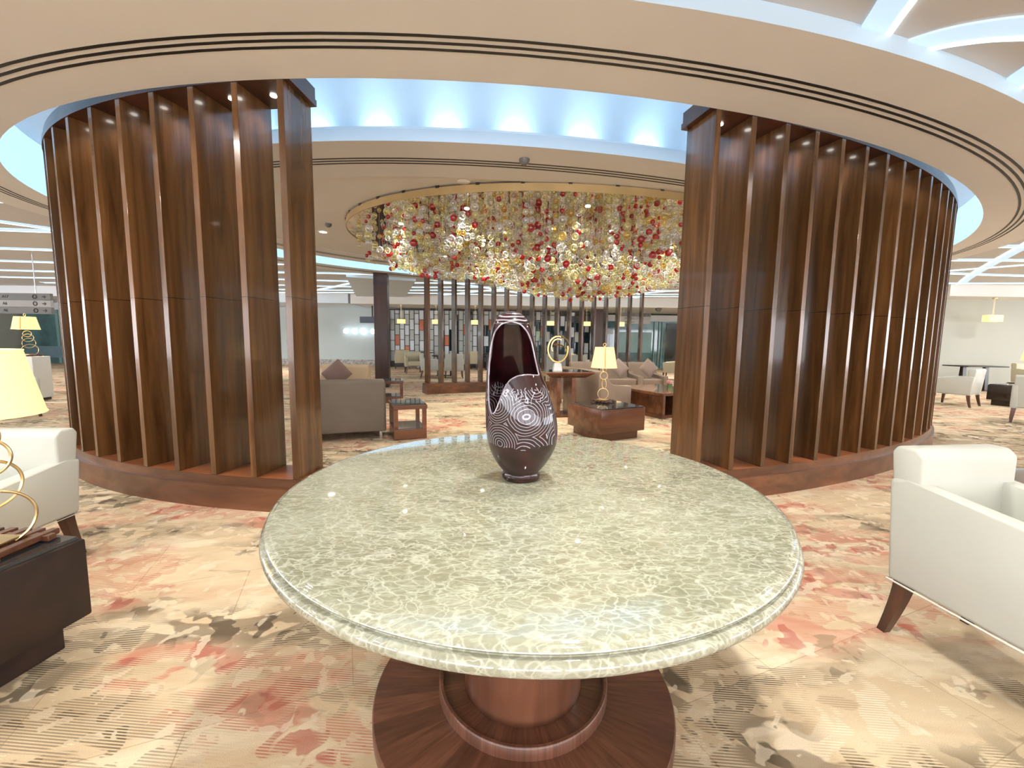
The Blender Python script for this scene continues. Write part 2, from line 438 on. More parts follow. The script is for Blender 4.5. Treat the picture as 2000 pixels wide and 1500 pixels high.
def band(mb, e, z0, z1, n=NSEG, e2=None):
    a = [mb.bm.verts.new((*e.p(2 * PI * i / n), z0)) for i in range(n)]
    b = [mb.bm.verts.new((*(e2 or e).p(2 * PI * i / n), z1)) for i in range(n)]
    for i in range(n):
        f = mb.bm.faces.new((a[i], a[(i + 1) % n], b[(i + 1) % n], b[i])); f.smooth = True
ZS, ZC = 2.92, 3.02

# ------------------------------------------------------------------ shell
struct(MB().box((0, 8, -.05), (44, 36, .1)).build('floor', M['carpet']))
# flat outer ceiling with an oval hole where the hall rises
mb = MB()
O3 = off(O1, .76)
n = 200
oc = []
X0, X1, Y0, Y1 = -22, 22, -10, 26
for i in range(n):
    t = 2 * PI * i / n; p = O3.p(t); d = (p - O3.c).normalized()
    ks = []
    if d.x > 0: ks.append((X1 - p.x) / d.x)
    if d.x < 0: ks.append((X0 - p.x) / d.x)
    if d.y > 0: ks.append((Y1 - p.y) / d.y)
    if d.y < 0: ks.append((Y0 - p.y) / d.y)
    k = min(ks); oc.append((p, p + d * k))
a = [mb.bm.verts.new((*p, ZC)) for p, q in oc]; b = [mb.bm.verts.new((*q, ZC)) for p, q in oc]
for i in range(n): mb.bm.faces.new((a[i], a[(i + 1) % n], b[(i + 1) % n], b[i]))
struct(mb.build('ceiling', M['grey_ceiling']))
struct(MB().box((0, 8, 3.75), (44, 36, .1)).build('ceiling', M['white_paint']))
# ring soffit
mb = MB(); annulus(mb, O1, O3, ZS); struct(mb.build('ceiling', M['soffit']))
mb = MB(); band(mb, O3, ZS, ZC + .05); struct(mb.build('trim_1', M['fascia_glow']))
mb = MB(); band(mb, O1, ZS, 3.5); struct(mb.build('trim_0', emis('cove_wall_glow', (.45, .74, 1.0), .95, (.3, .34, .38))))  # cove light on this wall is painted in as a glow
mb = MB(); cp = [(-1.07, 3.04), (-1.06, 3.2), (-1.03, 3.3), (-.97, 3.38), (-.88, 3.44), (-.76, 3.48), (-.6, 3.5), (0, 3.502)]
for (d0, z0), (d1, z1) in zip(cp, cp[1:]): band(mb, off(O1, d0), z0, z1, e2=off(O1, d1))
bmesh.ops.remove_doubles(mb.bm, verts=mb.bm.verts, dist=.001)
struct(mb.build('ceiling', M['cove_white']))
# three dark slots of the ring grille
for k, d in enumerate((.28, .335, .39)):
    mb = MB(); annulus(mb, off(O1, d), off(O1, d + .022), ZS - .002); band(mb, off(O1, d), ZS - .002, ZS + .001); band(mb, off(O1, d + .022), ZS - .002, ZS + .001)
    tag(mb.build('linear_air_slot', M['black']), ('inner', 'middle', 'outer')[k] + ' dark slot of the triple air grille circling the outer ceiling ring', 'air grille', 'triple slots in the outer ceiling ring')
# central disc
O2 = off(O1, -.86)
CH = Ell(1.12, 7.35, 3.72, 2.62, TH1)
mb = MB(); annulus(mb, None, off(O1, -1.66), ZS + .012); struct(mb.build('ceiling', M['disc']))
mb = MB(); annulus(mb, off(O1, -1.66), O2, ZS); band(mb, off(O1, -1.66), ZS, ZS + .012); struct(mb.build('ceiling', M['soffit']))
mb = MB(); band(mb, O2, ZS, ZS + .10); struct(mb.build('trim_2', emis('disc_edge_glow', (.42, .66, .88), .36, (.35, .38, .42)))); mb = MB(); annulus(mb, off(O2, -.05), O2, ZS + .10); band(mb, off(O2, -.05), ZS + .10, ZS + .14); annulus(mb, off(O1, -1.7), off(O2, -.05), ZS + .14); struct(mb.build('trim_21', M['cove_white']))  # pale light on the disc edge painted in as a low glow
for k, d in enumerate((-1.22, -1.275, -1.33)):
    mb = MB(); annulus(mb, off(O1, d), off(O1, d + .022), ZS - .002); band(mb, off(O1, d), ZS - .002, ZS + .001); band(mb, off(O1, d + .022), ZS - .002, ZS + .001)
    tag(mb.build('linear_air_slot', M['black']), ('outer', 'middle', 'inner')[k] + ' dark slot of the triple air grille around the central ceiling disc', 'air grille', 'triple slots in the central ceiling disc')
mb = MB(); e_ = off(O2, -.13); nd = 58 * 6
L_ = []
for i in range(nd):
    t0 = 2 * PI * i / nd; q = e_.p(t0); nn = e_.n(t0) * .02
    L_.append([mb.bm.verts.new((q.x + nn.x * a_, q.y + nn.y * a_, ZS + z_)) for a_, z_ in ((1, .142), (-1, .142), (-1, .156), (1, .156))])
for i in range(nd):
    for k in range(4):
        f = mb.bm.faces.new((L_[i][k], L_[i][(k + 1) % 4], L_[(i + 1) % nd][(k + 1) % 4], L_[(i + 1) % nd][k])); f.material_index = 0 if i % 6 < 2 else 1
tag(mb.build('cove_light', [M['cove_led'], M['white_paint']]), 'cool white light tape hidden behind the lip of the central ceiling disc', 'light')
# pale ceiling panel round the dark column
q = [at(676, 541, 2.93), at(812, 549, 2.93), at(790, 583, 2.93), at(698, 583, 2.93)]
struct(MB().prism([(p.x, p.y) for p in q], 2.93, ZC).build('ceiling', M['cove_white']))

# walls
struct(MB().box((-9.9, 19.6, 1.6), (8.6, .2, 3.2)).build('wall_back', M['blue_wall']))
struct(MB().box((-9.9, 19.48, .14), (8.6, .04, .28)).build('baseboard_back', M['base_stone']))
struct(MB().box((0, 25.9, 1.6), (44, .2, 3.4)).build('wall_back', M['blue_wall']))
struct(MB().box((17.0, 13.1, 1.6), (9, .2, 3.4)).build('wall_right', M['greige_wall']))
struct(MB().box((12.4, 16.0, 1.6), (.2, 6.0, 3.4)).build('wall_right', M['greige_wall']))
struct(MB().box((21.9, 1.6, 1.6), (.2, 23, 3.4)).build('wall_right', M['greige_wall']))
struct(MB().box((-21.9, 8, 1.6), (.2, 36, 3.4)).build('wall_left', M['greige_wall']))
struct(MB().box((0, -9.9, 1.6), (44, .2, 3.4)).build('wall_front', M['greige_wall']))
M['window_lit'] = emis('lit_concourse_glazing', (.92, .94, 1.0), 6.5, (.7, .75, .8))  # unseen glowing panels, added to light the ceiling and slat faces
for i in range(9):
    x = -16 + i * 4.0
    m_ = MB(); m_.box((x, -9.77, 1.5), (3.7, .04, 2.5)); struct(m_.build('window_%d' % (i + 1), M['window_lit']))
    m_ = MB()  # bars around the added panel
    for dx in (-1.9, 0, 1.9): m_.box((x + dx, -9.74, 1.5), (.08, .06, 2.6))
    for z in (.22, 2.78): m_.box((x, -9.735, z), (3.9, .06, .08))
    struct(m_.build('trim_%d' % (i + 30), M['iron']))
for i in range(5):  # more added light panels along both side walls
    y = -6 + i * 4.0
    struct(MB().box((21.77, y, 1.5), (.04, 3.4, 2.4)).build('window_%d' % (i + 10), M['window_lit']))
    struct(MB().box((-21.77, y, 1.5), (.04, 3.4, 2.4)).build('window_%d' % (i + 15), M['window_lit']))
# dropped bulkheads in front of the walls
struct(MB().box((-10.7, 18.2, 2.84), (8.2, 2.6, .36)).build('ceiling', M['cove_white']))
struct(MB().box((6, 21.2, 2.84), (25, 8.6, .38)).build('ceiling', M['soffit']))
struct(MB().box((17.2, 12.6, 2.86), (9.4, .9, .34)).build('ceiling', M['soffit']))
struct(MB().box((-18.4, 17.6, 2.84), (7, 4.2, .36)).build('ceiling', M['white_paint']))

# ------------------------------------------------------------------ light strips in the outer ceiling
O3c = off(O1, .80)
def strip_path(fn, s0, s1, step=.25):
    segs = []; cur = []
    s_ = s0
    while s_ <= s1 + 1e-6:
        p = fn(s_)
        ok = not O3c.inside(p.x, p.y) and -9.6 < p.y < 17.2 and abs(p.x) < 20 and not (p.x < -14.8 and p.y > 15.4) and not (p.x > 12.2 and p.y > 12.1) and not (p.y > 16.8) and not (.2 < p.x < 7 and -1.6 < p.y < 4.6)
        if ok: cur.append(p)
        else:
            if len(cur) > 3: segs.append(cur)
            cur = []
        s_ += step
    if len(cur) > 3: segs.append(cur)
    return segs
def ribbon(mb, pts, o0, o1, z0, z1):
    L = []
    for i, p in enumerate(pts):
        t = (pts[min(i + 1, len(pts) - 1)] - pts[max(i - 1, 0)]).normalized(); nn = Vector((-t.y, t.x))
        L.append([mb.bm.verts.new((*(p + nn * o), z)) for o, z in ((o0, z0), (o1, z0), (o1, z1), (o0, z1))])
    for a, b in zip(L, L[1:]):
        for k in range(4): mb.bm.faces.new((a[k], a[(k + 1) % 4], b[(k + 1) % 4], b[k]))
    mb.bm.faces.new(L[0]); mb.bm.faces.new(L[-1][::-1])
def where(p):
    sx = 'left' if p.x < -3 else ('right' if p.x > 4.5 else 'middle')
    sy = 'behind the camera' if p.y < -.5 else ('over the far seating' if p.y > 11.5 else 'beside the ceiling ring')
    return sx + ' part, ' + sy
nstrip = 0
def add_strip(pts, style):
    global nstrip
    nstrip += 1
    t = thing('ceiling_light_strip', '%s pale light strip in the taupe ceiling, %s' % (style, where(pts[len(pts) // 2])), 'ceiling light', (pts[0].x, pts[0].y, ZC), 0, 'light strips crossing the taupe ceiling')
    P = [p - Vector((pts[0].x, pts[0].y)) for p in pts]
    m1 = MB(); ribbon(m1, P, -.085, .06, -.014, -.002); m1.build('diffuser', M['strip'], t)
    m2 = MB(); ribbon(m2, P, .062, .095, -.02, -.002); m2.build('light_slot', M['slot'], t)
for k, y0 in enumerate((-7, -4.6, -2.6, -.9, 1.0, 2.7, 4.3, 5.9, 7.4, 8.9, 10.3, 11.7, 13.0, 14.2, 15.3, 16.3)):
    fn = lambda s, y0=y0, k=k: Vector((s, y0 + .22 * math.sin(s * .55 + k * 1.3)))
    for sg in strip_path(fn, -16, 18): add_strip(sg, 'wavy crosswise')
for k, x0 in enumerate(range(-22, 20, 4)):
    fn = lambda s, x0=x0, k=k: Vector((x0 + s * .9, -9 + s * 1.0 + .3 * math.sin(s * .5 + k)))
    for sg in strip_path(fn, 0, 30): add_strip(sg, 'diagonal')
for k, x0 in enumerate(range(-8, 30, 6)):
    fn = lambda s, x0=x0, k=k: Vector((x0 - s * .95, -9 + s * 1.0 + .3 * math.sin(s * .45 + k)))
    for sg in strip_path(fn, 0, 30): add_strip(sg, 'counter-diagonal')

def px_strip(pix, lab):
    w_ = [at(a, b, ZC) for a, b in pix]; out = []
    for i in range(len(w_) - 1):
        p0 = w_[max(i - 1, 0)]; p1 = w_[i]; p2 = w_[i + 1]; p3 = w_[min(i + 2, len(w_) - 1)]
        for j in range(6):
            u = j / 6; v_ = .5 * ((2 * p1) + (p2 - p0) * u + (2 * p0 - 5 * p1 + 4 * p2 - p3) * u * u + (-p0 + 3 * p1 - 3 * p2 + p3) * u ** 3); out.append(Vector((v_.x, v_.y)))
    out.append(Vector((w_[-1].x, w_[-1].y))); add_strip(out, lab)
px_strip([(1700, 72), (1722, 38), (1748, 0), (1790, -70), (1850, -190)], 'straight pale')
px_strip([(1758, 96), (1820, 76), (1900, 60), (2000, 50), (2140, 52), (2320, 80)], 'curved pale')
px_strip([(1966, 172), (2010, 140), (2080, 96), (2180, 40)], 'short pale')

# ------------------------------------------------------------------ louvre screens
def curve_solid(mb, ts, o0, o1, z0, z1, inward=True):
    """curved bar following the slat line between normal offsets o0,o1 (inwards positive)"""
    L = []
    for t in ts:
        p = SL.p(t); nn = -SL.n(t)
        L.append([mb.bm.verts.new((*(p + nn * o), z)) for o, z in ((o0, z0), (o1, z0), (o1, z1), (o0, z1))])
    for a, b in zip(L, L[1:]):
        for k in range(4):
            mb.bm.faces.new((a[k], a[(k + 1) % 4], b[(k + 1) % 4], b[k]))
    mb.bm.faces.new(L[0]); mb.bm.faces.new(L[-1][::-1])
def screen(label, tdeg, side):
    ts = [math.radians(t) for t in tdeg]
    far = side == 'far'
    lo, hi = min(ts), max(ts)
    e = .012
    t = thing('louvre_screen', label, 'room divider', (*SL.p(sum(ts) / len(ts)), 0), 0, 'curved wooden louvre screens of the round hall')
    inv = -t.location
    seq = [lo - e + (hi - lo + 2 * e) * i / 90 for i in range(91)]
    def place(mb, name, mat, parent=t):
        bmesh.ops.translate(mb.bm, vec=inv, verts=mb.bm.verts)
        o = mb.build(name, mat, parent); return o
    o0, o1 = (0, .32)
    if far: o0, o1 = (-.30, .0)
    m1 = MB(); curve_solid(m1, seq, o0 - .028, o1 + .028, 0.0, .172); place(m1, 'plinth', M['walnut_h'])
    m1 = MB(); curve_solid(m1, seq, o0 - .002, o1 + .002, .172, .239); place(m1, 'plinth_step', M['walnut_h'])
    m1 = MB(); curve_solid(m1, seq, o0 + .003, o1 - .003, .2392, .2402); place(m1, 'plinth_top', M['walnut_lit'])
    m1 = MB()
    zt = 2.87 if far else 2.921
    if far: curve_solid(m1, seq, o0, o1, 2.871, 2.917)
    else: curve_solid(m1, seq, o0 - .004, o1 + .012, 2.922, 2.965); curve_solid(m1, seq, o0 + .012, o1 - .006, 2.965, 3.04)
    place(m1, 'header', M['column'])
    for i, tt in enumerate(ts):
        p = SL.p(tt); nn = -SL.n(tt); tg = Vector((nn.y, -nn.x))
        mid = p + nn * ((o0 + o1) / 2)
        ang = math.atan2(nn.y, nn.x)
        m1 = MB(); m1.box((mid.x, mid.y, (zt + .2403) / 2), (abs(o1 - o0), .046, zt - .2403), ang, .0015, 1)
        for f in m1.bm.faces: f.smooth = False
        place(m1, 'slat', M['walnut'])
        if i < len(ts) - 1 and not far:
            tm = (tt + ts[i + 1]) / 2
            q = SL.p(tm) - SL.n(tm) * .17
            m2 = MB(); m2.lathe([(.022, 0), (.022, .006)], (q.x, q.y, 2.9155), 16)
            place(m2, 'header_spotlight', M['lens'])
            spot('louvre_spot_lamp', (q.x, q.y, 2.905), 4.0, WARM, 130, .8, .02)
    return t
screen('curved wooden louvre screen left of the marble table', [-125.3, -128.8, -132.5, -136.3, -140.2, -144.2, -148.6, -152.9, -157.6, -162.6, -168, -173.5], 'near')
screen('curved wooden louvre screen right of the marble table', [-95.4, -92.4, -89.3, -86.3, -83.3, -80.2, -77.1, -74.1, -70.9, -67.7, -64.5, -61.2, -57.9, -54.4, -50.8, -47, -43], 'near')
screen('open wooden louvre screen at the far side behind the chandelier', [107.4 - i * (107.4 - 55.2) / 17 for i in range(18)], 'far')

# ------------------------------------------------------------------ marble table and vase
TX, TY = .052, 1.371
t = thing('marble_table', 'large round table with beige green marble top on a wooden pedestal', 'table', (TX, TY, 0))
prof = [(.0005, .722), (.70, .722), (.706, .722), (.752, .716), (.766, .719), (.774, .727), (.777, .736), (.775, .745), (.768, .7515), (.7605, .7535), (.7595, .757), (.764, .759), (.7665, .763), (.765, .7675), (.760, .7705), (.7545, .7712), (.7525, .7722), (.7505, .7736), (.749, .774), (.745, .774), (.60, .774), (.0005, .774)]
MB().lathe(prof, n=160, cap=False).build('table_top', M['marble'], t)
def sectored(name, base):
    m, nt, b = new_mat(name)
    tc = nt.nodes.new('ShaderNodeTexCoord'); sp = nt.nodes.new('ShaderNodeSeparateXYZ'); nt.links.new(tc.outputs['Object'], sp.inputs[0])
    ang = math_n(nt, 'ARCTAN2', sp.outputs[1], sp.outputs[0])
    k = math_n(nt, 'FLOOR', math_n(nt, 'MULTIPLY', ang, 34 / (2 * PI)))
    wn = nt.nodes.new('ShaderNodeTexWhiteNoise'); wn.noise_dimensions = '1D'; nt.links.new(k, wn.inputs['W'])
    cmb = nt.nodes.new('ShaderNodeCombineXYZ'); nt.links.new(math_n(nt, 'MULTIPLY', ang, 12), cmb.inputs[0])
    r2 = math_n(nt, 'SQRT', math_n(nt, 'ADD', math_n(nt, 'MULTIPLY', sp.outputs[0], sp.outputs[0]), math_n(nt, 'MULTIPLY', sp.outputs[1], sp.outputs[1])))
    nt.links.new(math_n(nt, 'MULTIPLY', r2, 3), cmb.inputs[1]); nt.links.new(k, cmb.inputs[2])
    f = noise(nt, cmb.outputs[0], 2.2, 5, .6, .4)
    r = ramp(nt, [(.3, (.085, .030, .018)), (.7, (.20, .085, .05))]); nt.links.new(f, r.inputs[0])
    fac = math_n(nt, 'MULTIPLY_ADD', wn.outputs['Value'], .5, .72)
    cc = nt.nodes.new('ShaderNodeCombineXYZ')
    for i in range(3): nt.links.new(fac, cc.inputs[i])
    c = mix(nt, 1.0, r.outputs[0], cc.outputs[0], 'MULTIPLY')
    nt.links.new(c, b.inputs['Base Color']); b.inputs['Roughness'].default_value = .3; b.inputs['Coat Weight'].default_value = .3; b.inputs['Coat Roughness'].default_value = .15
    return m
MS = sectored('radial_walnut_veneer', 0)
MB().lathe([(.51, 0), (.51, .045), (.506, .05), (.294, .05), (.294, .085), (.290, .09), (.282, .09), (.279, .087), (.279, .066), (.2055, .066)], n=120, cap=False).build('pedestal_base', MS, t)
MB().lathe([(.205, .05), (.205, .69), (.24, .7), (.24, .7215)], n=96).build('pedestal_column', wood('pedestal_walnut', (.09, .034, .022), (.26, .11, .06), 'z', .3, 9), t)

def vase():
    V0 = Vector((.03, 1.42, .7745))
    # silhouette: z, centre x, half width, half depth
    prof = [(.000, .005, .062, .062), (.006, .005, .066, .066), (.014, .005, .067, .067), (.020, .005, .0635, .0635), (.026, .005, .063, .063), (.05, .006, .082, .078), (.085, .007, .104, .094), (.125, .008, .119, .104), (.17, .006, .1235, .107), (.22, .002, .1215, .105),
            (.27, -.006, .115, .100), (.32, -.015, .104, .093), (.37, -.024, .093, .085), (.42, -.028, .083, .076), (.46, -.030, .077, .069), (.50, -.032, .070, .061), (.53, -.034, .061, .052), (.553, -.035, .048, .040), (.568, -.036, .031, .026), (.5745, -.036, .012, .010)]
    def rings(bm, inset, z_lo, mi, n=96):
        R = []
        for z, cx, rx, ry in prof:
            zz = z
            if inset and z < .045: continue
            sx, sy = max(rx - inset, .004), max(ry - inset, .004)
            if inset and z > .55: zz = z - inset * .8
            R.append([bm.verts.new((cx + sx * math.cos(2 * PI * i / n), sy * math.sin(2 * PI * i / n), zz)) for i in range(n)])
        for a, b in zip(R, R[1:]):
            for i in range(n):
                f = bm.faces.new((a[i], a[(i + 1) % n], b[(i + 1) % n], b[i])); f.smooth = True; f.material_index = mi
        f = bm.faces.new(R[0]); f.material_index = mi; f = bm.faces.new(R[-1]); f.material_index = mi
    def smoothprof(p, k=6):
        out = []
        n = len(p)
        for i in range(n - 1):
            p0 = p[max(i - 1, 0)]; p1 = p[i]; p2 = p[i + 1]; p3 = p[min(i + 2, n - 1)]
            kk = 1 if p2[0] < .03 else k
            for j in range(kk):
                s = j / kk
                out.append(tuple(.5 * ((2 * b) + (c - a) * s + (2 * a - 5 * b + 4 * c - d) * s * s + (-a + 3 * b - 3 * c + d) * s ** 3) for a, b, c, d in zip(p0, p1, p2, p3)))
        out.append(p[-1]); return out
    prof = smoothprof(prof, 5)
    bm1 = bmesh.new(); rings(bm1, 0, 0, 0); bmesh.ops.recalc_face_normals(bm1, faces=bm1.faces)
    me = bpy.data.meshes.new('vase_body'); bm1.to_mesh(me); bm1.free()
    bm2 = bmesh.new(); rings(bm2, .009, 0, 1); bmesh.ops.recalc_face_normals(bm2, faces=bm2.faces)
    me2 = bpy.data.meshes.new('inner'); bm2.to_mesh(me2); bm2.free()
    # opening outline in x,z cut away from the front half
    pts = [(-.097, .236), (-.105, .262), (-.1075, .30), (-.1085, .36), (-.1055, .42), (-.099, .47), (-.089, .505), (-.068, .530), (-.036, .539), (-.004, .530), (.019, .505), (.034, .47), (.045, .42), (.056, .375), (.060, .362), (.02, .367), (-.012, .363), (-.036, .350), (-.052, .327), (-.066, .290), (-.078, .255), (-.086, .238)]
    bm3 = bmesh.new()
    a = [bm3.verts.new((x, -.4, z)) for x, z in pts]; b = [bm3.verts.new((x * 1.0, -.012, z)) for x, z in pts]
    bm3.faces.new(a); bm3.faces.new(b[::-1])
    for i in range(len(pts)): bm3.faces.new((a[i], b[i], b[(i + 1) % len(pts)], a[(i + 1) % len(pts)]))
    bmesh.ops.recalc_face_normals(bm3, faces=bm3.faces)
    me3 = bpy.data.meshes.new('cutter'); bm3.to_mesh(me3); bm3.free()
    M1, M2 = vase_mat(True), vase_mat(False)
    me.materials.append(M1); me.materials.append(M2); me2.materials.append(M1); me2.materials.append(M2); me3.materials.append(M1)
    o = bpy.data.objects.new('vase_body', me); o2 = bpy.data.objects.new('inner', me2); o3 = bpy.data.objects.new('cutter', me3)
    for q in (o, o2, o3): C.objects.link(q)
    for q in (o2, o3):
        md = o.modifiers.new('b', 'BOOLEAN'); md.object = q; md.operation = 'DIFFERENCE'; md.solver = 'EXACT'
    bpy.context.view_layer.update()
    dg = bpy.context.evaluated_depsgraph_get()
    nm = bpy.data.meshes.new_from_object(o.evaluated_get(dg))
    for q in (o, o2, o3): bpy.data.objects.remove(q)
    nm.materials.clear(); nm.materials.append(M1); nm.materials.append(M2)
    o = bpy.data.objects.new('hooded_vase', nm); C.objects.link(o); o.location = V0
    # keep edges crisp only where sharp
    for e in nm.edges: pass
    nm.polygons.foreach_set('use_smooth', [True] * len(nm.polygons))
    try: nm.set_sharp_from_angle(angle=math.radians(35))
    except Exception: pass
    # pale tube along the opening, painting the light its edge catches
    import bisect
    def surf(x, z):
        zs = [q[0] for q in prof]; i = max(1, min(len(zs) - 1, bisect.bisect(zs, z))); a_, b_ = prof[i - 1], prof[i]
        f = (z - a_[0]) / max(1e-6, b_[0] - a_[0]); cx, rx, ry = (a_[k] + (b_[k] - a_[k]) * f for k in (1, 2, 3))
        q = (x - cx) / rx
        if abs(q) > .985: q = .985 * (1 if q > 0 else -1); 
        return Vector((cx + rx * q, -ry * math.sqrt(max(0, 1 - q * q)) + .002, z))
    path = pts + [pts[0]]; P = []
    for (x0, z0), (x1, z1) in zip(path, path[1:]):
        for j in range(4): P.append(surf(x0 + (x1 - x0) * j / 4, z0 + (z1 - z0) * j / 4))
    P = [(P[i - 1] + P[i] * 2 + P[(i + 1) % len(P)]) / 4 for i in range(len(P))]
    MB().tube(P, .0028, 6, True).build('glazed_rim', plain('pale_glazed_rim', (.30, .26, .31), .12, coat=1), o)
    tag(o, 'tall glossy maroon hooded vase with white scratched circles, on the marble table', 'vase')
    return o
def vase_mat(lines):
    m, nt, b = new_mat('maroon_glaze_scratched' if lines else 'maroon_glaze')
    v = mapping(nt)
    f = noise(nt, v, 14, 4, .6)
    r = ramp(nt, [(.35, (.010, .0015, .002)), (.7, (.036, .004, .005))]); nt.links.new(f, r.inputs[0]); col = r.outputs[0]
    if lines:
        nz = nt.nodes.new('ShaderNodeTexNoise'); nt.links.new(v, nz.inputs['Vector']); nz.inputs['Scale'].default_value = 9; nz.inputs['Detail'].default_value = 3
        wv = nt.nodes.new('ShaderNodeVectorMath'); wv.operation = 'MULTIPLY_ADD'; nt.links.new(nz.outputs['Color'], wv.inputs[0]); wv.inputs[1].default_value = (.022,) * 3; nt.links.new(v, wv.inputs[2])
        vo = nt.nodes.new('ShaderNodeTexVoronoi'); nt.links.new(wv.outputs[0], vo.inputs['Vector']); vo.inputs['Scale'].default_value = 9.0; vo.inputs['Randomness'].default_value = .7
        s = math_n(nt, 'SINE', math_n(nt, 'MULTIPLY', vo.outputs['Distance'], 2 * PI * 13.5))
        ln = ramp(nt, [(.87, (0, 0, 0)), (.97, (1, 1, 1))]); nt.links.new(math_n(nt, 'MULTIPLY_ADD', s, .5, .5), ln.inputs[0])
        sp = nt.nodes.new('ShaderNodeSeparateXYZ'); nt.links.new(v, sp.inputs[0])
        wob = math_n(nt, 'MULTIPLY_ADD', noise(nt, v, 12, 2), .06, -.03)
        z = math_n(nt, 'ADD', sp.outputs[2], wob)
        m1 = math_n(nt, 'MULTIPLY', math_n(nt, 'GREATER_THAN', z, .13), math_n(nt, 'LESS_THAN', z, .318))
        rings = math_n(nt, 'MULTIPLY', ln.outputs[0], m1)
        # loose strokes on the hood and along the pouch rim
        w2 = math_n(nt, 'SINE', math_n(nt, 'ADD', math_n(nt, 'MULTIPLY', sp.outputs[2], 520), math_n(nt, 'MULTIPLY', noise(nt, v, 7, 2), 26)))
        st = math_n(nt, 'MULTIPLY', math_n(nt, 'GREATER_THAN', w2, .45), math_n(nt, 'MULTIPLY', math_n(nt, 'GREATER_THAN', sp.outputs[2], .532), math_n(nt, 'LESS_THAN', sp.outputs[2], .566)))
        w3 = math_n(nt, 'SINE', math_n(nt, 'ADD', math_n(nt, 'MULTIPLY', sp.outputs[0], 330), math_n(nt, 'MULTIPLY', noise(nt, v, 16, 3), 40)))
        st3 = math_n(nt, 'MULTIPLY', math_n(nt, 'GREATER_THAN', w3, .86), math_n(nt, 'MULTIPLY', math_n(nt, 'GREATER_THAN', z, .285), math_n(nt, 'LESS_THAN', z, .325)))
        k = math_n(nt, 'MINIMUM', math_n(nt, 'ADD', math_n(nt, 'ADD', rings, st), st3), 1.0)
        col = mix(nt, math_n(nt, 'MULTIPLY', k, .75), col, (.52, .52, .60))
    nt.links.new(col, b.inputs['Base Color']); b.inputs['Roughness'].default_value = .3; b.inputs['Specular IOR Level'].default_value = .2
    b.inputs['Coat Weight'].default_value = 1; b.inputs['Coat Roughness'].default_value = .015
    return m
vase()

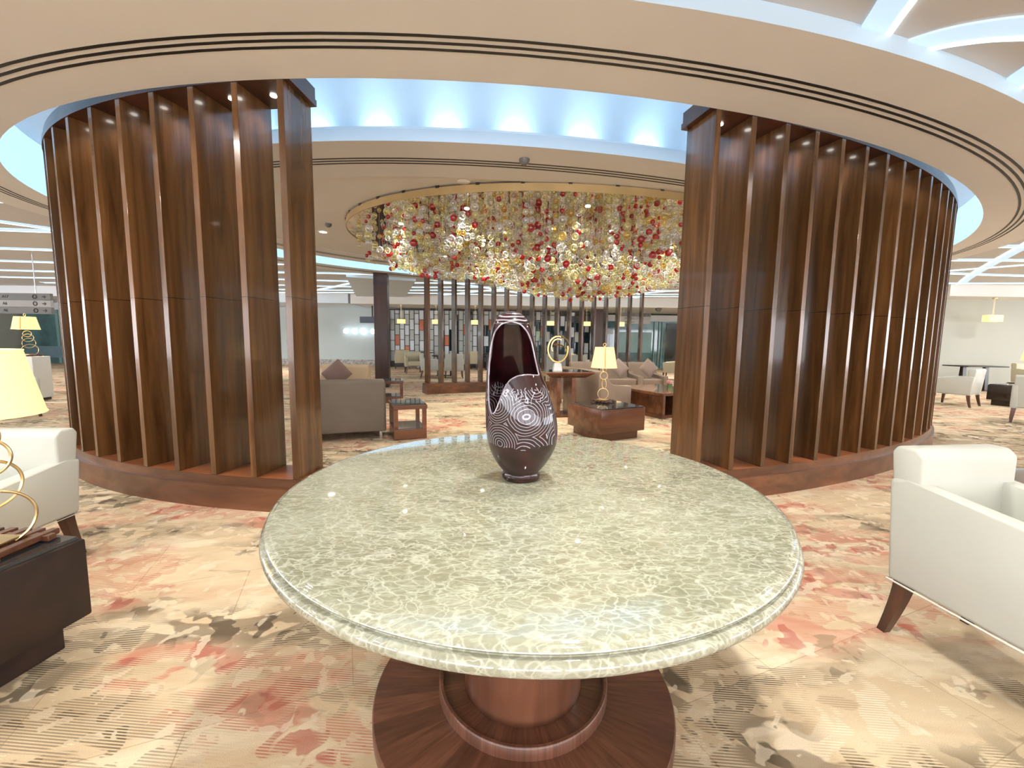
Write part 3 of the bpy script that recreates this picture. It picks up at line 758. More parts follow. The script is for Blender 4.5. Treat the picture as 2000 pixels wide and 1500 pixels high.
# ------------------------------------------------------------------ chandelier
def chandelier():
    t = thing('glass_ball_chandelier', 'huge chandelier of red, yellow and clear glass balls hanging from an oval mirror', 'chandelier', (CH.c.x, CH.c.y, 2.9))
    L = Vector((CH.c.x, CH.c.y, 2.9))
    def rel(mb): bmesh.ops.translate(mb.bm, vec=-L, verts=mb.bm.verts); return mb
    mb = MB(); annulus(mb, None, off(CH, -.012), 2.842); annulus(mb, None, off(CH, -.012), 2.848); band(mb, off(CH, -.012), 2.842, 2.848); rel(mb).build('mirror_plate', M['mirror'], t)
    mb = MB(); band(mb, CH, 2.832, 2.914); band(mb, off(CH, -.01), 2.832, 2.914); annulus(mb, off(CH, -.01), CH, 2.832); annulus(mb, off(CH, -.01), CH, 2.914); rel(mb).build('gold_rim', M['brass_band'], t)
    for i in range(44):
        a = 2 * PI * (i + .3) / 44; p = off(CH, -.004).p(a); nn = CH.n(a)
        mb = MB(); mb.box((p.x, p.y, 2.918), (.02, .04, .026), math.atan2(nn.y, nn.x)); rel(mb).build('rim_bracket', M['iron'], t)
    rnd = random.Random(11)
    cols = ['clear', 'yellow', 'red', 'amber']
    balls = []; wires = MB()
    ii = 0
    for gx in range(-32, 33):
        for gy in range(-24, 25):
            x = gx * .118 + rnd.uniform(-.03, .03); y = gy * .118 + (gx % 2) * .059 + rnd.uniform(-.03, .03)
            rho = math.sqrt((x / (CH.a - .14)) ** 2 + (y / (CH.b - .14)) ** 2)
            if rho > 1: continue
            if rnd.random() < .28 + .42 * max(0, rho - .45) / .55: continue
            p = CH.c + CH.u * x + CH.v * y
            depth = .36 + .50 * (1 - rho ** 2.2) * (.8 + .2 * math.sin(x * 1.7 + 1)) + rnd.uniform(-.12, .06)
            zb = 2.92 - depth
            z = zb; k = 0
            nb = rnd.choice((2, 3, 3, 4, 4, 5))
            while k < nb and z < 2.79:
                c = rnd.choices(cols, (48, 32, 13, 7))[0]
                r = rnd.choice((.026, .031, .036, .042, .050))
                if c == 'red': r = rnd.choice((.028, .034, .040, .047))
                balls.append((Vector((p.x + rnd.uniform(-.01, .01), p.y + rnd.uniform(-.01, .01), z)), r, c))
                z += r * 2 + rnd.choice((.0, .002, .03, .08, .16)); k += 1
            wires.tube([(p.x, p.y, zb), (p.x, p.y, 2.84)], .0009, 3)
    rel(wires).build('hanging_wires', M['chrome'], t)['kind'] = 'stuff'
    GM = {}
    def ball_mat(name, tint, rim, rimc, e):
        m, nt, b = new_mat(name); out = nt.nodes['Material Output']
        tr = nt.nodes.new('ShaderNodeBsdfTransparent'); tr.inputs[0].default_value = (*tint, 1)
        df = nt.nodes.new('ShaderNodeBsdfTranslucent'); df.inputs[0].default_value = (*rimc, 1)
        dd = nt.nodes.new('ShaderNodeBsdfDiffuse'); dd.inputs[0].default_value = (*rimc, 1)
        gl = nt.nodes.new('ShaderNodeBsdfGlossy'); gl.inputs['Roughness'].default_value = .05
        lw = nt.nodes.new('ShaderNodeLayerWeight'); lw.inputs[0].default_value = .5
        m0 = nt.nodes.new('ShaderNodeMixShader'); nt.links.new(df.outputs[0], m0.inputs[1]); nt.links.new(dd.outputs[0], m0.inputs[2])
        m1 = nt.nodes.new('ShaderNodeMixShader'); rr = ramp(nt, [(.25, (rim[0],) * 3), (.8, (rim[1],) * 3)]); nt.links.new(lw.outputs['Facing'], rr.inputs[0]); nt.links.new(rr.outputs[0], m1.inputs[0])
        nt.links.new(tr.outputs[0], m1.inputs[1]); nt.links.new(m0.outputs[0], m1.inputs[2])
        m2 = nt.nodes.new('ShaderNodeMixShader'); nt.links.new(math_n(nt, 'MULTIPLY_ADD', lw.outputs['Fresnel'], .5, .06), m2.inputs[0])
        nt.links.new(m1.outputs[0], m2.inputs[1]); nt.links.new(gl.outputs[0], m2.inputs[2]); nt.links.new(m2.outputs[0], out.inputs[0])
        return m
    GM['clear'] = ball_mat('clear_glass_ball', (.99, .99, .985), (.08, .8), (.98, .98, .94), 0)
    GM['yellow'] = ball_mat('yellow_glass_ball', (.985, .96, .70), (.14, .8), (.97, .93, .58), 0)
    GM['amber'] = ball_mat('amber_glass_ball', (.98, .82, .4), (.2, .75), (.92, .74, .28), 0)
    GM['red'] = ball_mat('red_glass_ball', (.55, .02, .03), (.55, .85), (.70, .02, .03), 0)
    balls.sort(key=lambda q: (q[0] - Vector((0, 0, CAMH))).length / q[1])
    proto = {}
    for k, (p, r, c) in enumerate(balls[:100]):
        if c not in proto:
            me = MB().sphere((0, 0, 0), 1.0, 3).build('glass_ball', GM[c]); proto[c] = me.data; bpy.data.objects.remove(me)
        o = bpy.data.objects.new('glass_ball', proto[c]); C.objects.link(o); o.parent = t; o.location = p - L; o.scale = (r, r, r)
        o['label'] = {'clear': 'clear', 'yellow': 'pale yellow', 'amber': 'amber', 'red': 'red'}[c] + ' glass ball'
    # the remaining balls as one mesh
    base = bmesh.new(); bmesh.ops.create_icosphere(base, subdivisions=2, radius=1.0)
    bv = [v.co.copy() for v in base.verts]; bf = [[v.index for v in f.verts] for f in base.faces]; base.free()
    vs, fs, mi = [], [], []
    for p, r, c in balls[100:]:
        o_ = len(vs); q = p - L
        vs += [(q.x + v.x * r, q.y + v.y * r, q.z + v.z * r) for v in bv]
        fs += [[i + o_ for i in f] for f in bf]; mi += [cols.index(c)] * len(bf)
    me = bpy.data.meshes.new('glass_balls'); me.from_pydata(vs, [], fs)
    for c in cols: me.materials.append(GM[c])
    me.polygons.foreach_set('material_index', mi); me.polygons.foreach_set('use_smooth', [True] * len(fs)); me.update()
    o = bpy.data.objects.new('glass_balls', me); C.objects.link(o); o.parent = t; o['kind'] = 'stuff'
    # the little lamps set into the mirror
    for i in range(24):
        a = 2 * PI * i / 24 + .2; k = .45 if i % 2 else .82
        p = CH.c + CH.u * (CH.a * k * math.cos(a)) + CH.v * (CH.b * k * math.sin(a))
        mb = MB(); mb.lathe([(.03, 0), (.03, .006)], (p.x, p.y, 2.835), 16); rel(mb).build('mirror_spotlight', M['lens'], t)
        spot('chandelier_spot_lamp', (p.x, p.y, 2.82), 66, (1, .96, .84), 108, .5, .05)
    return t
chandelier()

# ------------------------------------------------------------------ furniture builders
def armchair(label, loc, rotz, mat=None, w=.60, group='cream armchairs of the lounge', top=.80, arm=.64):
    """faces local -Y; origin at the floor under the seat centre"""
    mat = mat or M['cream_leather']
    t = thing('armchair', label, 'armchair', loc, rotz, group)
    hw = w / 2
    MB().box((0, -.03, .36), (w - .12, .50, .17), 0, .03, 3).build('seat', mat, t)
    # back: leans outwards, rounded
    MB().slab([(.20, .26), (.275, .26), (.332, top - .03), (.312, top), (.235, top), (.205, top - .03)], -hw + .004, hw - .004, None, .013, 3).build('backrest', mat, t)
    for s in (-1, 1):
        x0, x1 = (hw - .065) * s, (hw + .014) * s
        MB().slab([(-.27, .255), (.285, .255), (.318, arm), (.24, arm + .005), (-.30, arm - .05), (-.31, arm - .08)], min(x0, x1), max(x0, x1), None, .02, 3).build('armrest', mat, t)
    pp = MB(); r = .004
    pp.tube([(-hw - .012, -.27, .254), (-hw - .012, .283, .254), (hw + .012, .283, .254), (hw + .012, -.27, .254), (-hw - .012, -.27, .254)], r, 6); pp.build('piping', M['piping'], t)
    for sx in (-1, 1):
        for sy in (-1, 1):
            x, y = sx * (hw - .035), (.245 if sy > 0 else -.265)
            mb = MB(); n = 6; L = []
            for i in range(n + 1):
                f = i / n; z = .26 * (1 - f); s_ = .026 - .010 * f
                yy = y + (.05 * f ** 1.4 if sy > 0 else -.02 * f); xx = x + sx * .02 * f
                L.append([mb.bm.verts.new((xx + a * s_, yy + b * s_, z)) for a, b in ((-1, -1), (1, -1), (1, 1), (-1, 1))])
            for a, b in zip(L, L[1:]):
                for k in range(4): mb.bm.faces.new((a[k], a[(k + 1) % 4], b[(k + 1) % 4], b[k]))
            mb.bm.faces.new(L[0]); mb.bm.faces.new(L[-1])
            mb.build('leg', M['leg_wood'], t)
    return t
def sofa(label, loc, rotz, w, mat, depth=.85, h=.76, seats=1, cushions=(), arm=True, cmat=None, group=None, armw=.11):
    """faces local -Y, origin floor centre"""
    t = thing('sofa' if seats > 1 else 'lounge_chair', label, 'sofa' if seats > 1 else 'lounge chair', loc, rotz, group)
    hd = depth / 2
    sw = w / seats
    MB().box((0, 0, .17), (w - .02, depth - .06, .14), 0, .012, 2).build('base', mat, t)
    for i in range(seats):
        cx = -w / 2 + sw * (i + .5)
        MB().box((cx, -.06, .335), (sw - (2 * armw if arm and seats == 1 else armw if arm and i in (0, seats - 1) else .015), depth - .2, .19), 0, .03, 3).build('seat', mat, t)
        MB().slab([(hd - .30, .26), (hd, .10), (hd + .02, h - .03), (hd - .02, h), (hd - .13, h), (hd - .16, h - .04)], cx - sw / 2 + .006, cx + sw / 2 - .006, None, .022, 3).build('backrest', mat, t)
    if arm:
        for s in (-1, 1):
            x0, x1 = s * (w / 2 - armw), s * (w / 2 + .004)
            MB().slab([(-hd, .10), (hd - .015, .10), (hd - .02, h - .05), (hd - .08, h - .05), (hd - .26, .50), (-hd, .50)], min(x0, x1), max(x0, x1), None, .018, 3).build('armrest', mat, t)
    for sx in (-1, 1):
        for sy in (-1, 1):
            MB().box((sx * (w / 2 - .06), sy * (hd - .08), .05), (.03, .03, .10)).build('leg', M['chrome'], t)
    return t
def cushion(label, loc, rotz, size, mat, tilt=-.35):
    mb = MB(); n = 12
    def h(u, v): return .075 * size / .45 * ((1 - abs(u) ** 2.6) * (1 - abs(v) ** 2.6)) ** .6
    for sgn in (1, -1):
        G = [[mb.bm.verts.new(((u := -1 + 2 * i / n) * size / 2, sgn * h(u, (v := -1 + 2 * j / n)) , v * size / 2)) for j in range(n + 1)] for i in range(n + 1)]
        for i in range(n):
            for j in range(n):
                f = mb.bm.faces.new((G[i][j], G[i + 1][j], G[i + 1][j + 1], G[i][j + 1])); f.smooth = True
    bmesh.ops.remove_doubles(mb.bm, verts=mb.bm.verts, dist=.0005)
    o = mb.build('throw_cushion', mat); o.location = loc
    o.rotation_euler = (Matrix.Rotation(rotz, 3, 'Z') @ Matrix.Rotation(tilt, 3, 'X') @ Matrix.Rotation(PI / 4, 3, 'Y')).to_euler()
    return tag(o, label, 'cushion', 'throw cushions on the lounge seats')
def cube_table(label, loc, rotz, s, h, mat, group='low cube side tables'):
    t = thing('cube_table', label, 'side table', loc, rotz, group)
    MB().box((0, 0, h * .13), (s - .12, s - .12, h * .26), 0, .004, 1).build('plinth', mat, t)
    MB().box((0, 0, h * .62), (s, s, h * .72), 0, .008, 2).build('body', mat, t)
    MB().box((0, 0, h * .98 + .006), (s - .03, s - .03, h * .04), 0, .003, 1).build('glass_top', M['dark_glass_top'], t)
    return t
def open_side_table(label, loc, rotz, w, d, h, mat):
    t = thing('side_table', label, 'side table', loc, rotz, 'open side tables with glass tops')
    MB().box((0, 0, h - .03), (w, d, .05), 0, .004, 1).build('table_top', mat, t)
    MB().box((0, 0, h - .001), (w - .02, d - .02, .008)).build('glass_top', M['dark_glass_top'], t)
    for sx in (-1, 1):
        for sy in (-1, 1): MB().box((sx * (w / 2 - .035), sy * (d / 2 - .035), (h - .055 + .13) / 2), (.05, .05, h - .055 - .13)).build('leg', mat, t)
    MB().box((0, 0, .07), (w - .02, d - .02, .12)).build('lower_shelf', mat, t)
    MB().box((0, 0, .133), (w - .10, d - .10, .006)).build('shelf_glass', M['dark_glass_top'], t)
    return t
def ring_lamp(label, loc, rotz, k=1.0, lamp=True, flat=False):
    t = thing('ring_table_lamp', label, 'table lamp', loc, rotz, 'gold ring table lamps with parchment shades')
    mb = MB()
    for i in range(5): mb.box((-.11 + i * .055, 0, .016), (.03, .28, .022), 0, .002, 1)
    for y in (-.09, .09): mb.box((0, y, .0125), (.30, .03, .022), 0, .002, 1)
    mb.build('wooden_base', M['table_wood'], t)
    MB().box((0, 0, .032), (.15, .12, .01), 0, .002, 1).build('brass_plate', M['brass'], t)
    zs = .040
    spec = ((.076, .35, .30, .0), (.066, -.7, -.24, .012), (.053, .5, .2, .004), (.042, -.5, -.3, .010))
    if flat: spec = ((.105, .9, 1.05, .035), (.088, 1.2, .98, .03), (.070, .8, .92, .02), (.054, 1.1, .85, .012))
    for i, (r, yaw, lean, dx) in enumerate(spec):
        cz = zs + r * (math.cos(lean) if flat else 1)
        if flat: r_z = (.115, .245, .345, .42)[i]; cz = r_z
        mt = Matrix.Translation((dx, 0, cz)) @ Matrix.Rotation(yaw, 4, 'Z') @ Matrix.Rotation(lean, 4, 'Y')
        MB().tube([mt @ Vector((r * math.cos(a), 0, r * math.sin(a) * 1.06)) for a in [2 * PI * j / 40 for j in range(40)]], .0052, 8, True).build('brass_ring', M['brass'], t)
        zs += 2 * r * 1.0 + .004
    zs = .50
    MB().tube([(.01, 0, zs), (.01, 0, .56)], .008, 10).build('lamp_socket', M['brass'], t)
    mb = MB(); z0, z1, r0, r1 = (.505, .738, .188, .142) if flat else (.505, .80, .188, .135)
    n = 64
    mb.lathe([(r0, z0), (r1, z1)], n=n, cap=False); mb.lathe([(r0 - .003, z0), (r1 - .003, z1)], n=n, cap=False)
    mb.build('lamp_shade', M['shade'], t)
    for r, z in ((r0, z0), (r1, z1)): MB().tube([(r * math.cos(a), r * math.sin(a), z) for a in [2 * PI * j / 48 for j in range(48)]], .0032, 6, True).build('shade_trim', M['shade'], t)
    mb = MB(); a0 = -1.15; L = []
    for z, r in ((z0 + .004, r0 + .0012), (z1 - .004, r1 + .0012)):
        L.append([mb.bm.verts.new((r * math.cos(a0 + j * .02), r * math.sin(a0 + j * .02), z)) for j in range(7)])
    for j in range(6): mb.bm.faces.new((L[0][j], L[0][j + 1], L[1][j + 1], L[1][j]))
    mb.build('shade_seam', M['shade_seam'], t)
    dz_ = z1 - .80
    mb = MB(); mb.tube([(0, 0, .79 + dz_), (0, 0, .815 + dz_)], .005, 8); mb.tube([(.022 * math.cos(a), 0, dz_ + .838 + .022 * math.sin(a)) for a in [2 * PI * j / 24 for j in range(24)]], .004, 8, True)
    mb.tube([(-r1, 0, z1 - .004), (r1, 0, z1 - .004)], .002, 6)
    mb.build('finial', M['brass'], t)
    if lamp:
        l = bpy.data.lights.new('bulb_lamp', 'POINT'); l.energy = 5; l.color = (1, .72, .35); l.shadow_soft_size = .04
        o = bpy.data.objects.new('bulb_lamp', l); C.objects.link(o); o.location = Vector(loc) + Vector((0, 0, .65))
    t.scale = (k, k, k)
    return t
G27 = math.radians(27)
def off2(p, u, v, ang): return Vector((p[0] + u * math.cos(ang) - v * math.sin(ang), p[1] + u * math.sin(ang) + v * math.cos(ang), 0))

# ---- near left: dark cube table, lamp and cream armchair
cube_table('dark brown cube table at the left edge, nearest the camera', (-2.10, 1.30, 0), math.radians(-7), .70, .445, wood('espresso_veneer', (.012, .005, .003), (.03, .012, .006), 'x', .6, 8, coat=0))
ring_lamp('ring lamp with yellow parchment shade on the dark table at the left edge', (-1.93, 1.46, .4545), math.radians(0), flat=True)
rzL = math.atan2(-.43, -.90) ; rzL = math.atan2(-.90, -.43) + PI / 2
armchair('cream armchair partly behind the near left lamp', (-2.71, 1.97, 0), .06, w=.56, top=.735, arm=.56)
# ---- near right: cream armchair and small round table
rzR = math.atan2(-.66, .75) + PI / 2
ach = armchair('cream armchair in the right foreground facing a small round table', (1.91, 1.46, 0), .13, w=.465, top=.83, arm=.69)
def round_table(label, loc, r, h, glossy=True):
    t = thing('round_table', label, 'table', loc, 0, 'small round tables between armchairs')
    MB().lathe([(r - .03, h - .035), (r, h - .012), (r, h - .004), (r - .006, h)], n=64).build('table_top', M['table_wood'], t)
    MB().lathe([(r - .012, h), (r - .012, h + .004)], n=64).build('glass_top', M['dark_glass_top'], t)
    MB().lathe([(.2, 0), (.2, .02), (.05, .05), (.035, .1), (.035, h - .036)], n=32).build('pedestal', M['dark_wood'], t)
    return t
round_table('small round glossy table at the right edge in front of the near armchair', (2.68, 1.95, 0), .37, .575)

# ---- seating inside the ring, left
sofa('taupe lounge chair seen from behind, left of the open side table', (-2.17, 5.35, 0), math.radians(20) + PI, .98, M['taupe_fabric'], .82, .755, 1, group='taupe lounge chairs of the left seating group')
sofa('tan lounge chair with brown cushion facing the camera, beyond the taupe chair', (-2.90, 7.0, 0), math.radians(3), .80, M['tan_fabric'], .82, .80, 1, group='tan lounge chairs of the left seating group')
cushion('dark brown cushion standing on its corner on the tan chair', (-2.88, 6.82, .675), math.radians(3), .36, M['cushion'], -.3)
open_side_table('open wooden side table with dark glass top beside the taupe lounge chair', (-1.37, 5.40, 0), math.radians(22), .42, .60, .44, M['red_wood'])
open_side_table('open wooden side table in front of the dark column', (-2.42, 8.35, 0), math.radians(16), .44, .6, .44, M['red_wood'])
sofa('mocha sofa seen through the gap beside the last left slat', (-4.1, 5.9, 0), math.radians(110), 1.6, M['mocha_fabric'], .82, .74, 2, group='sofas of the left seating group')
# ---- seating inside the ring, right
P0 = at(1175, 801, .42)
cc = off2(P0, .36, .36, G27)
cube_table('reddish brown cube table carrying the gold ring lamp, centre right', (cc.x, cc.y, 0), G27, .72, .42, M['red_wood'])
lp = at(1179, 786, .43)
ring_lamp('ring lamp with yellow shade on the brown cube table, centre right', (lp.x, lp.y + .06, .434), math.radians(-35), .93)
G20 = math.radians(22)
C0 = Vector((1.47, 6.98, 0))
sc = off2(C0, .34, .78, G20)
sofa('brown two-seat sofa seen from behind, next to the console table', (sc.x, sc.y, 0), G20 + PI / 2, 1.55, M['mocha_fabric'], .66, .76, 2, group='brown sofas of the right seating group')
# console table with sculpture
q = [at(1058, 719, .76), at(1094, 727, .76), at(1147, 732, .76), at(1112, 718, .76)]
ctr = Vector((.95, 6.45, 0))
ctr = (at(1094, 727, .76) + at(1112, 719, .76)) / 2; ctr.z = 0
t = thing('console_table', 'tall reddish console table with chamfered top under the gold sculpture', 'console table', (.88, 7.05, 0), math.radians(14))
MB().box((0, 0, .745), (.86, .62, .02), 0, .004, 1).build('table_top', M['red_wood'], t)
m_ = MB()
a_ = [m_.bm.verts.new((x * .43, y * .31, .735)) for x, y in ((-1, -1), (1, -1), (1, 1), (-1, 1))]; b_ = [m_.bm.verts.new((x * .30, y * .22, .655)) for x, y in ((-1, -1), (1, -1), (1, 1), (-1, 1))]
m_.bm.faces.new(a_); m_.bm.faces.new(b_[::-1])
for i in range(4): m_.bm.faces.new((b_[i], b_[(i + 1) % 4], a_[(i + 1) % 4], a_[i]))
m_.build('apron', M['red_wood'], t)
MB().box((0, 0, .757), (.80, .56, .006)).build('glass_top', M['dark_glass_top'], t)
for x in (-.16, .10): MB().box((x, 0, .345), (.06, .40, .62)).build('leg_panel', M['red_wood'], t)
MB().box((0, 0, .0175), (.56, .48, .035)).build('foot_plate', M['red_wood'], t)
t = thing('gold_loop_sculpture', 'gold looped ribbon sculpture on a white block, standing on the console table', 'sculpture', (.76, 7.02, .7605), math.radians(5))
m_ = MB()
a_ = [m_.bm.verts.new((x * .075, y * .06, 0)) for x, y in ((-1, -1), (1, -1), (1, 1), (-1, 1))]; b_ = [m_.bm.verts.new((x * .055, y * .045, .13)) for x, y in ((-1, -1), (1, -1), (1, 1), (-1, 1))]
m_.bm.faces.new(a_[::-1]); m_.bm.faces.new(b_)
for i in range(4): m_.bm.faces.new((a_[i], a_[(i + 1) % 4], b_[(i + 1) % 4], b_[i]))
m_.build('stone_block', M['white_stone'], t)
def loop_pts(r, cz, a0, a1, n, rx=.78): return [Vector((rx * r * math.cos(a), 0, cz + r * math.sin(a))) for a in [a0 + (a1 - a0) * i / n for i in range(n + 1)]]
def flat_band(pts, w, th):
    mb = MB(); L = []
    for i, p in enumerate(pts):
        tg = (pts[min(i + 1, len(pts) - 1)] - pts[max(i - 1, 0)]).normalized(); nn = Vector((-tg.z, 0, tg.x))
        L.append([mb.bm.verts.new(p + nn * a * th + Vector((0, b * w, 0))) for a, b in ((-.5, -.5), (.5, -.5), (.5, .5), (-.5, .5))])
    for a, b in zip(L, L[1:]):
        for k in range(4): f = mb.bm.faces.new((a[k], a[(k + 1) % 4], b[(k + 1) % 4], b[k])); f.smooth = False
    mb.bm.faces.new(L[0][::-1]); mb.bm.faces.new(L[-1]); return mb
flat_band(loop_pts(.215, .36, math.radians(75), math.radians(375), 40), .06, .022).build('ribbon_loop', M['gold'], t)
flat_band(loop_pts(.13, .40, math.radians(60), math.radians(215), 24, .85), .06, .018).build('inner_loop', M['gold'], t)
mb = MB()
for i in range(9):
    y = -.05 + i * .0125; d = .012 * i
    mb.tube([Vector((-.01 + d * .6 + (.20 - d * .35) * math.cos(a), y, .395 + (.195 - .004 * i) * math.sin(a))) for a in [math.radians(100 - 88 * j / 12) for j in range(13)]], .0042, 5)
    mb.tube([Vector((-.02 + d * .5 + (.17 - d * .3) * math.cos(a), y, .285 + (.165 - .004 * i) * math.sin(a))) for a in [math.radians(112 - 100 * j / 12) for j in range(13)]], .0042, 5)
mb.build('wire_fins', M['gold'], t)
# coffee table and its flowers
ct = off2((2.46, 6.72), .55, .60, G27)
t = thing('coffee_table', 'large low wooden coffee table half hidden by the right screen', 'coffee table', (ct.x, ct.y, 0), G27)
MB().box((0, 0, .405), (1.10, 1.20, .045), 0, .004, 1).build('table_top', M['red_wood'], t)
MB().box((0, 0, .43), (1.06, 1.16, .006)).build('glass_top', plain('tan_glass_top', (.42, .25, .13), .08, var=.15, vscale=2, coat=1), t)
for x in (-.42, .0, .42): MB().box((x, 0, .22), (.05, 1.02, .33)).build('leg_panel', M['red_wood'], t)
MB().box((0, 0, .03), (1.04, 1.12, .05)).build('foot_plate', M['red_wood'], t)
fl = at(1308, 757, .434)
t = thing('flower_vase', 'small glass pot of pink flowers on the coffee table', 'flowers', (fl.x, fl.y, .4335))
MB().box((0, 0, .035), (.07, .07, .07)).build('glass_pot', M['leaf'], t)
mb = MB(); rr = random.Random(3)
for i in range(9): mb.sphere((rr.uniform(-.035, .035), rr.uniform(-.035, .035), .085 + rr.uniform(0, .04)), .02, 2)
mb.build('blooms', M['pink'], t)
# far sofas in front of the far screen
for i, (px_, lab) in enumerate(((1150, 'leftmost brown lounge seat of the far row, behind the lamp'), (1212, 'middle brown lounge seat of the far row with a cushion'), (1266, 'right brown lounge seat of the far row with a cushion'))):
    p = at(px_, 712, .76)
    sofa(lab, (1.74 + i * .70, 9.62 + i * .07, 0), math.radians(6), .69, M['mocha_fabric'], .85, .78, 1, arm=(i == 2), group='brown lounge seats of the far row')
for i, lab in ((1, 'taupe cushion on the middle seat of the far row'), (2, 'taupe cushion on the right seat of the far row')):
    cushion(lab, (1.74 + i * .70, 9.44 + i * .07, .665), math.radians(7), .34, M['cushion2'], -.3)
sofa('brown lounge chair at the right behind the coffee table', (4.6, 8.6, 0), math.radians(-65), .85, M['mocha_fabric'], .85, .78, 1, group='brown lounge seats near the coffee table')

# ------------------------------------------------------------------ far hall: column, armchairs, tables
t = thing('column', 'dark brown clad square column left of the far louvre screen', 'column', (-3.42, 11.0, 0))
MB().box((0, 0, 1.46), (.34, .34, 2.92), math.radians(8), .006, 1).build('cladding', M['column'], t)
MB().box((0, 0, 2.66), (.352, .352, .012), math.radians(8)).build('joint_strip', M['iron'], t)
t = thing('column', 'slim dark post at the left end of the lattice partition', 'column', (-5.72, 18.7, 0))
MB().box((0, 0, 1.33), (.28, .28, 2.66)).build('cladding', M['column'], t)
t = thing('column', 'dark brown column at the right end of the lattice partition', 'column', (3.72, 18.3, 0))
MB().box((0, 0, 1.33), (.42, .42, 2.66)).build('cladding', M['column'], t)

base_chair = armchair('olive beige armchair against the left end of the lattice partition', (-4.75, 18.0, 0), math.radians(-165), M['olive_chair'], group='armchairs near the lattice partition')
for loc, rz, lab in (((-2.75, 13.9, 0), math.radians(-80), 'cream armchair facing right at the far table, seen left of the first far slats'),):
    armchair(lab, loc, rz + PI, M['cream_leather'], group='cream armchairs at the far table')
armchair('cream armchair at the far table seen from behind between the far slats', (-1.95, 13.9, 0), math.radians(190), M['cream_leather'], group='cream armchairs at the far table')
dup(base_chair, (-1.9, 17.9, 0), math.radians(-150), 'olive beige armchair in the middle of the lattice partition')
dup(base_chair, (-3.7, 15.6, 0), math.radians(20), 'olive beige armchair behind the far table left of the vase')
dup(base_chair, (2.5, 15.6, 0), math.radians(100), 'olive beige armchair behind the yellow lamp shade')
dup(base_chair, (5.5, 14.2, 0), math.radians(-120), 'olive beige armchair beyond the right seat of the far row')
def cafe_table(label, loc, w, d, h=.72):
    t = thing('dining_table', label, 'table', loc, 0, 'dark tables with crossed pedestals')
    MB().box((0, 0, h - .015), (w, d, .03), 0, .003, 1).build('table_top', M['iron'], t)
    for s in (-1, 1): MB().slab([(-.08, .0), (.08, .0), (.04, h - .03), (-.04, h - .03)], s * w * .28 - .05, s * w * .28 + .05).build('leg_panel', M['dark_wood'], t)
    MB().box((0, 0, .012), (w * .75, .3, .024)).build('foot_plate', M['dark_wood'], t)
    return t
cafe_table('dark cafe table between the cream chairs behind the far screen', (-2.35, 14.6, 0), .8, .7)
cafe_table('dark cafe table beside the olive armchair at the lattice', (-3.8, 17.9, 0), .8, .7)
cafe_table('dark cafe table by the middle of the lattice', (-.85, 17.9, 0), .8, .7)
for i, (px_, lab) in enumerate(((1085, 'cream low partition behind the gold sculpture'), (1128, 'cream low partition left of the yellow lamp shade'))):
    p = at(px_, 745, 0)
    x = (px_ - 1000) / F * 13.2
    t = thing('low_partition', lab, 'partition', (x, 13.0, 0), 0, 'cream low partitions behind the far screen')
    MB().box((0, 0, .44), (.62 if i == 0 else .46, .12, .80), 0, .01, 2).build('panel', M['cream_leather'], t)
    MB().box((0, 0, .02), (.56 if i == 0 else .4, .10, .04)).build('plinth', M['dark_wood'], t)

# lattice partition
def lattice(label, x0, x1, y, seed, glassy, oranges=(), greens=()):
    t = thing('lattice_partition', label, 'partition', ((x0 + x1) / 2, y, 0), 0, 'dark lattice partitions with coloured panes')
    rd = random.Random(seed); n = round((x1 - x0) / .225); w_ = (x1 - x0) / n; xm = (x0 + x1) / 2
    fr = MB(); zt = 2.60; zb = .26
    fr.box((0, 0, .13), (x1 - x0, .08, .26)); fr.box((0, 0, zt - .02), (x1 - x0, .06, .05))
    panes = {'frost_grey': MB(), 'frost_white': MB(), 'orange_pane': MB(), 'frost_green': MB()}
    for i in range(n + 1): fr.box((x0 - xm + i * w_, 0, (zb + zt) / 2), (.028, .05, zt - zb))
    for i in range(n):
        cx = x0 - xm + (i + .5) * w_
        z = zb; ofs = (i % 2) * .235 + (.02 * (i % 3)); k = 0
        cuts = [zb] + [zb + ofs + .47 * j for j in range(0 if ofs > .05 else 1, 6) if zb + ofs + .47 * j < zt - .08] + [zt - .03]
        for a, b in zip(cuts, cuts[1:]):
            fr.box((cx, 0, a), (w_, .05, .026))
            if (i, k) in oranges: m = 'orange_pane'
            elif (i, k) in greens: m = 'frost_green'
            elif rd.random() < glassy: m = None
            else: m = 'frost_white' if rd.random() < .45 else 'frost_grey'
            if m: panes[m].box((cx, .004, (a + b) / 2), (w_ - .028, .008, b - a - .026))
            k += 1
    fr.build('lattice_frame', M['iron'], t)
    for k_, mb_ in panes.items():
        if len(mb_.bm.verts): mb_.build({'frost_grey': 'grey_panes', 'frost_white': 'white_panes', 'orange_pane': 'orange_panes', 'frost_green': 'green_panes'}[k_], M[k_], t)
        else: mb_.bm.free()
lattice('left lattice partition bay, closed with grey and white panes', -5.55, -3.35, 19.0, 1, .0, ((1, 2), (3, 1), (6, 3)))
lattice('second lattice partition bay from the left', -3.30, -1.60, 19.0, 2, .35, ((1, 2), (5, 3)))
lattice('third lattice partition bay, mostly open, behind the vase', -1.55, .55, 19.0, 3, .65, ((2, 3),), ((7, 2),))
lattice('fourth lattice partition bay with orange and green panes', .60, 3.45, 19.0, 4, .62, ((3, 3), (11, 4), (11, 2)), ((0, 2), (2, 2), (6, 2), (8, 1)))
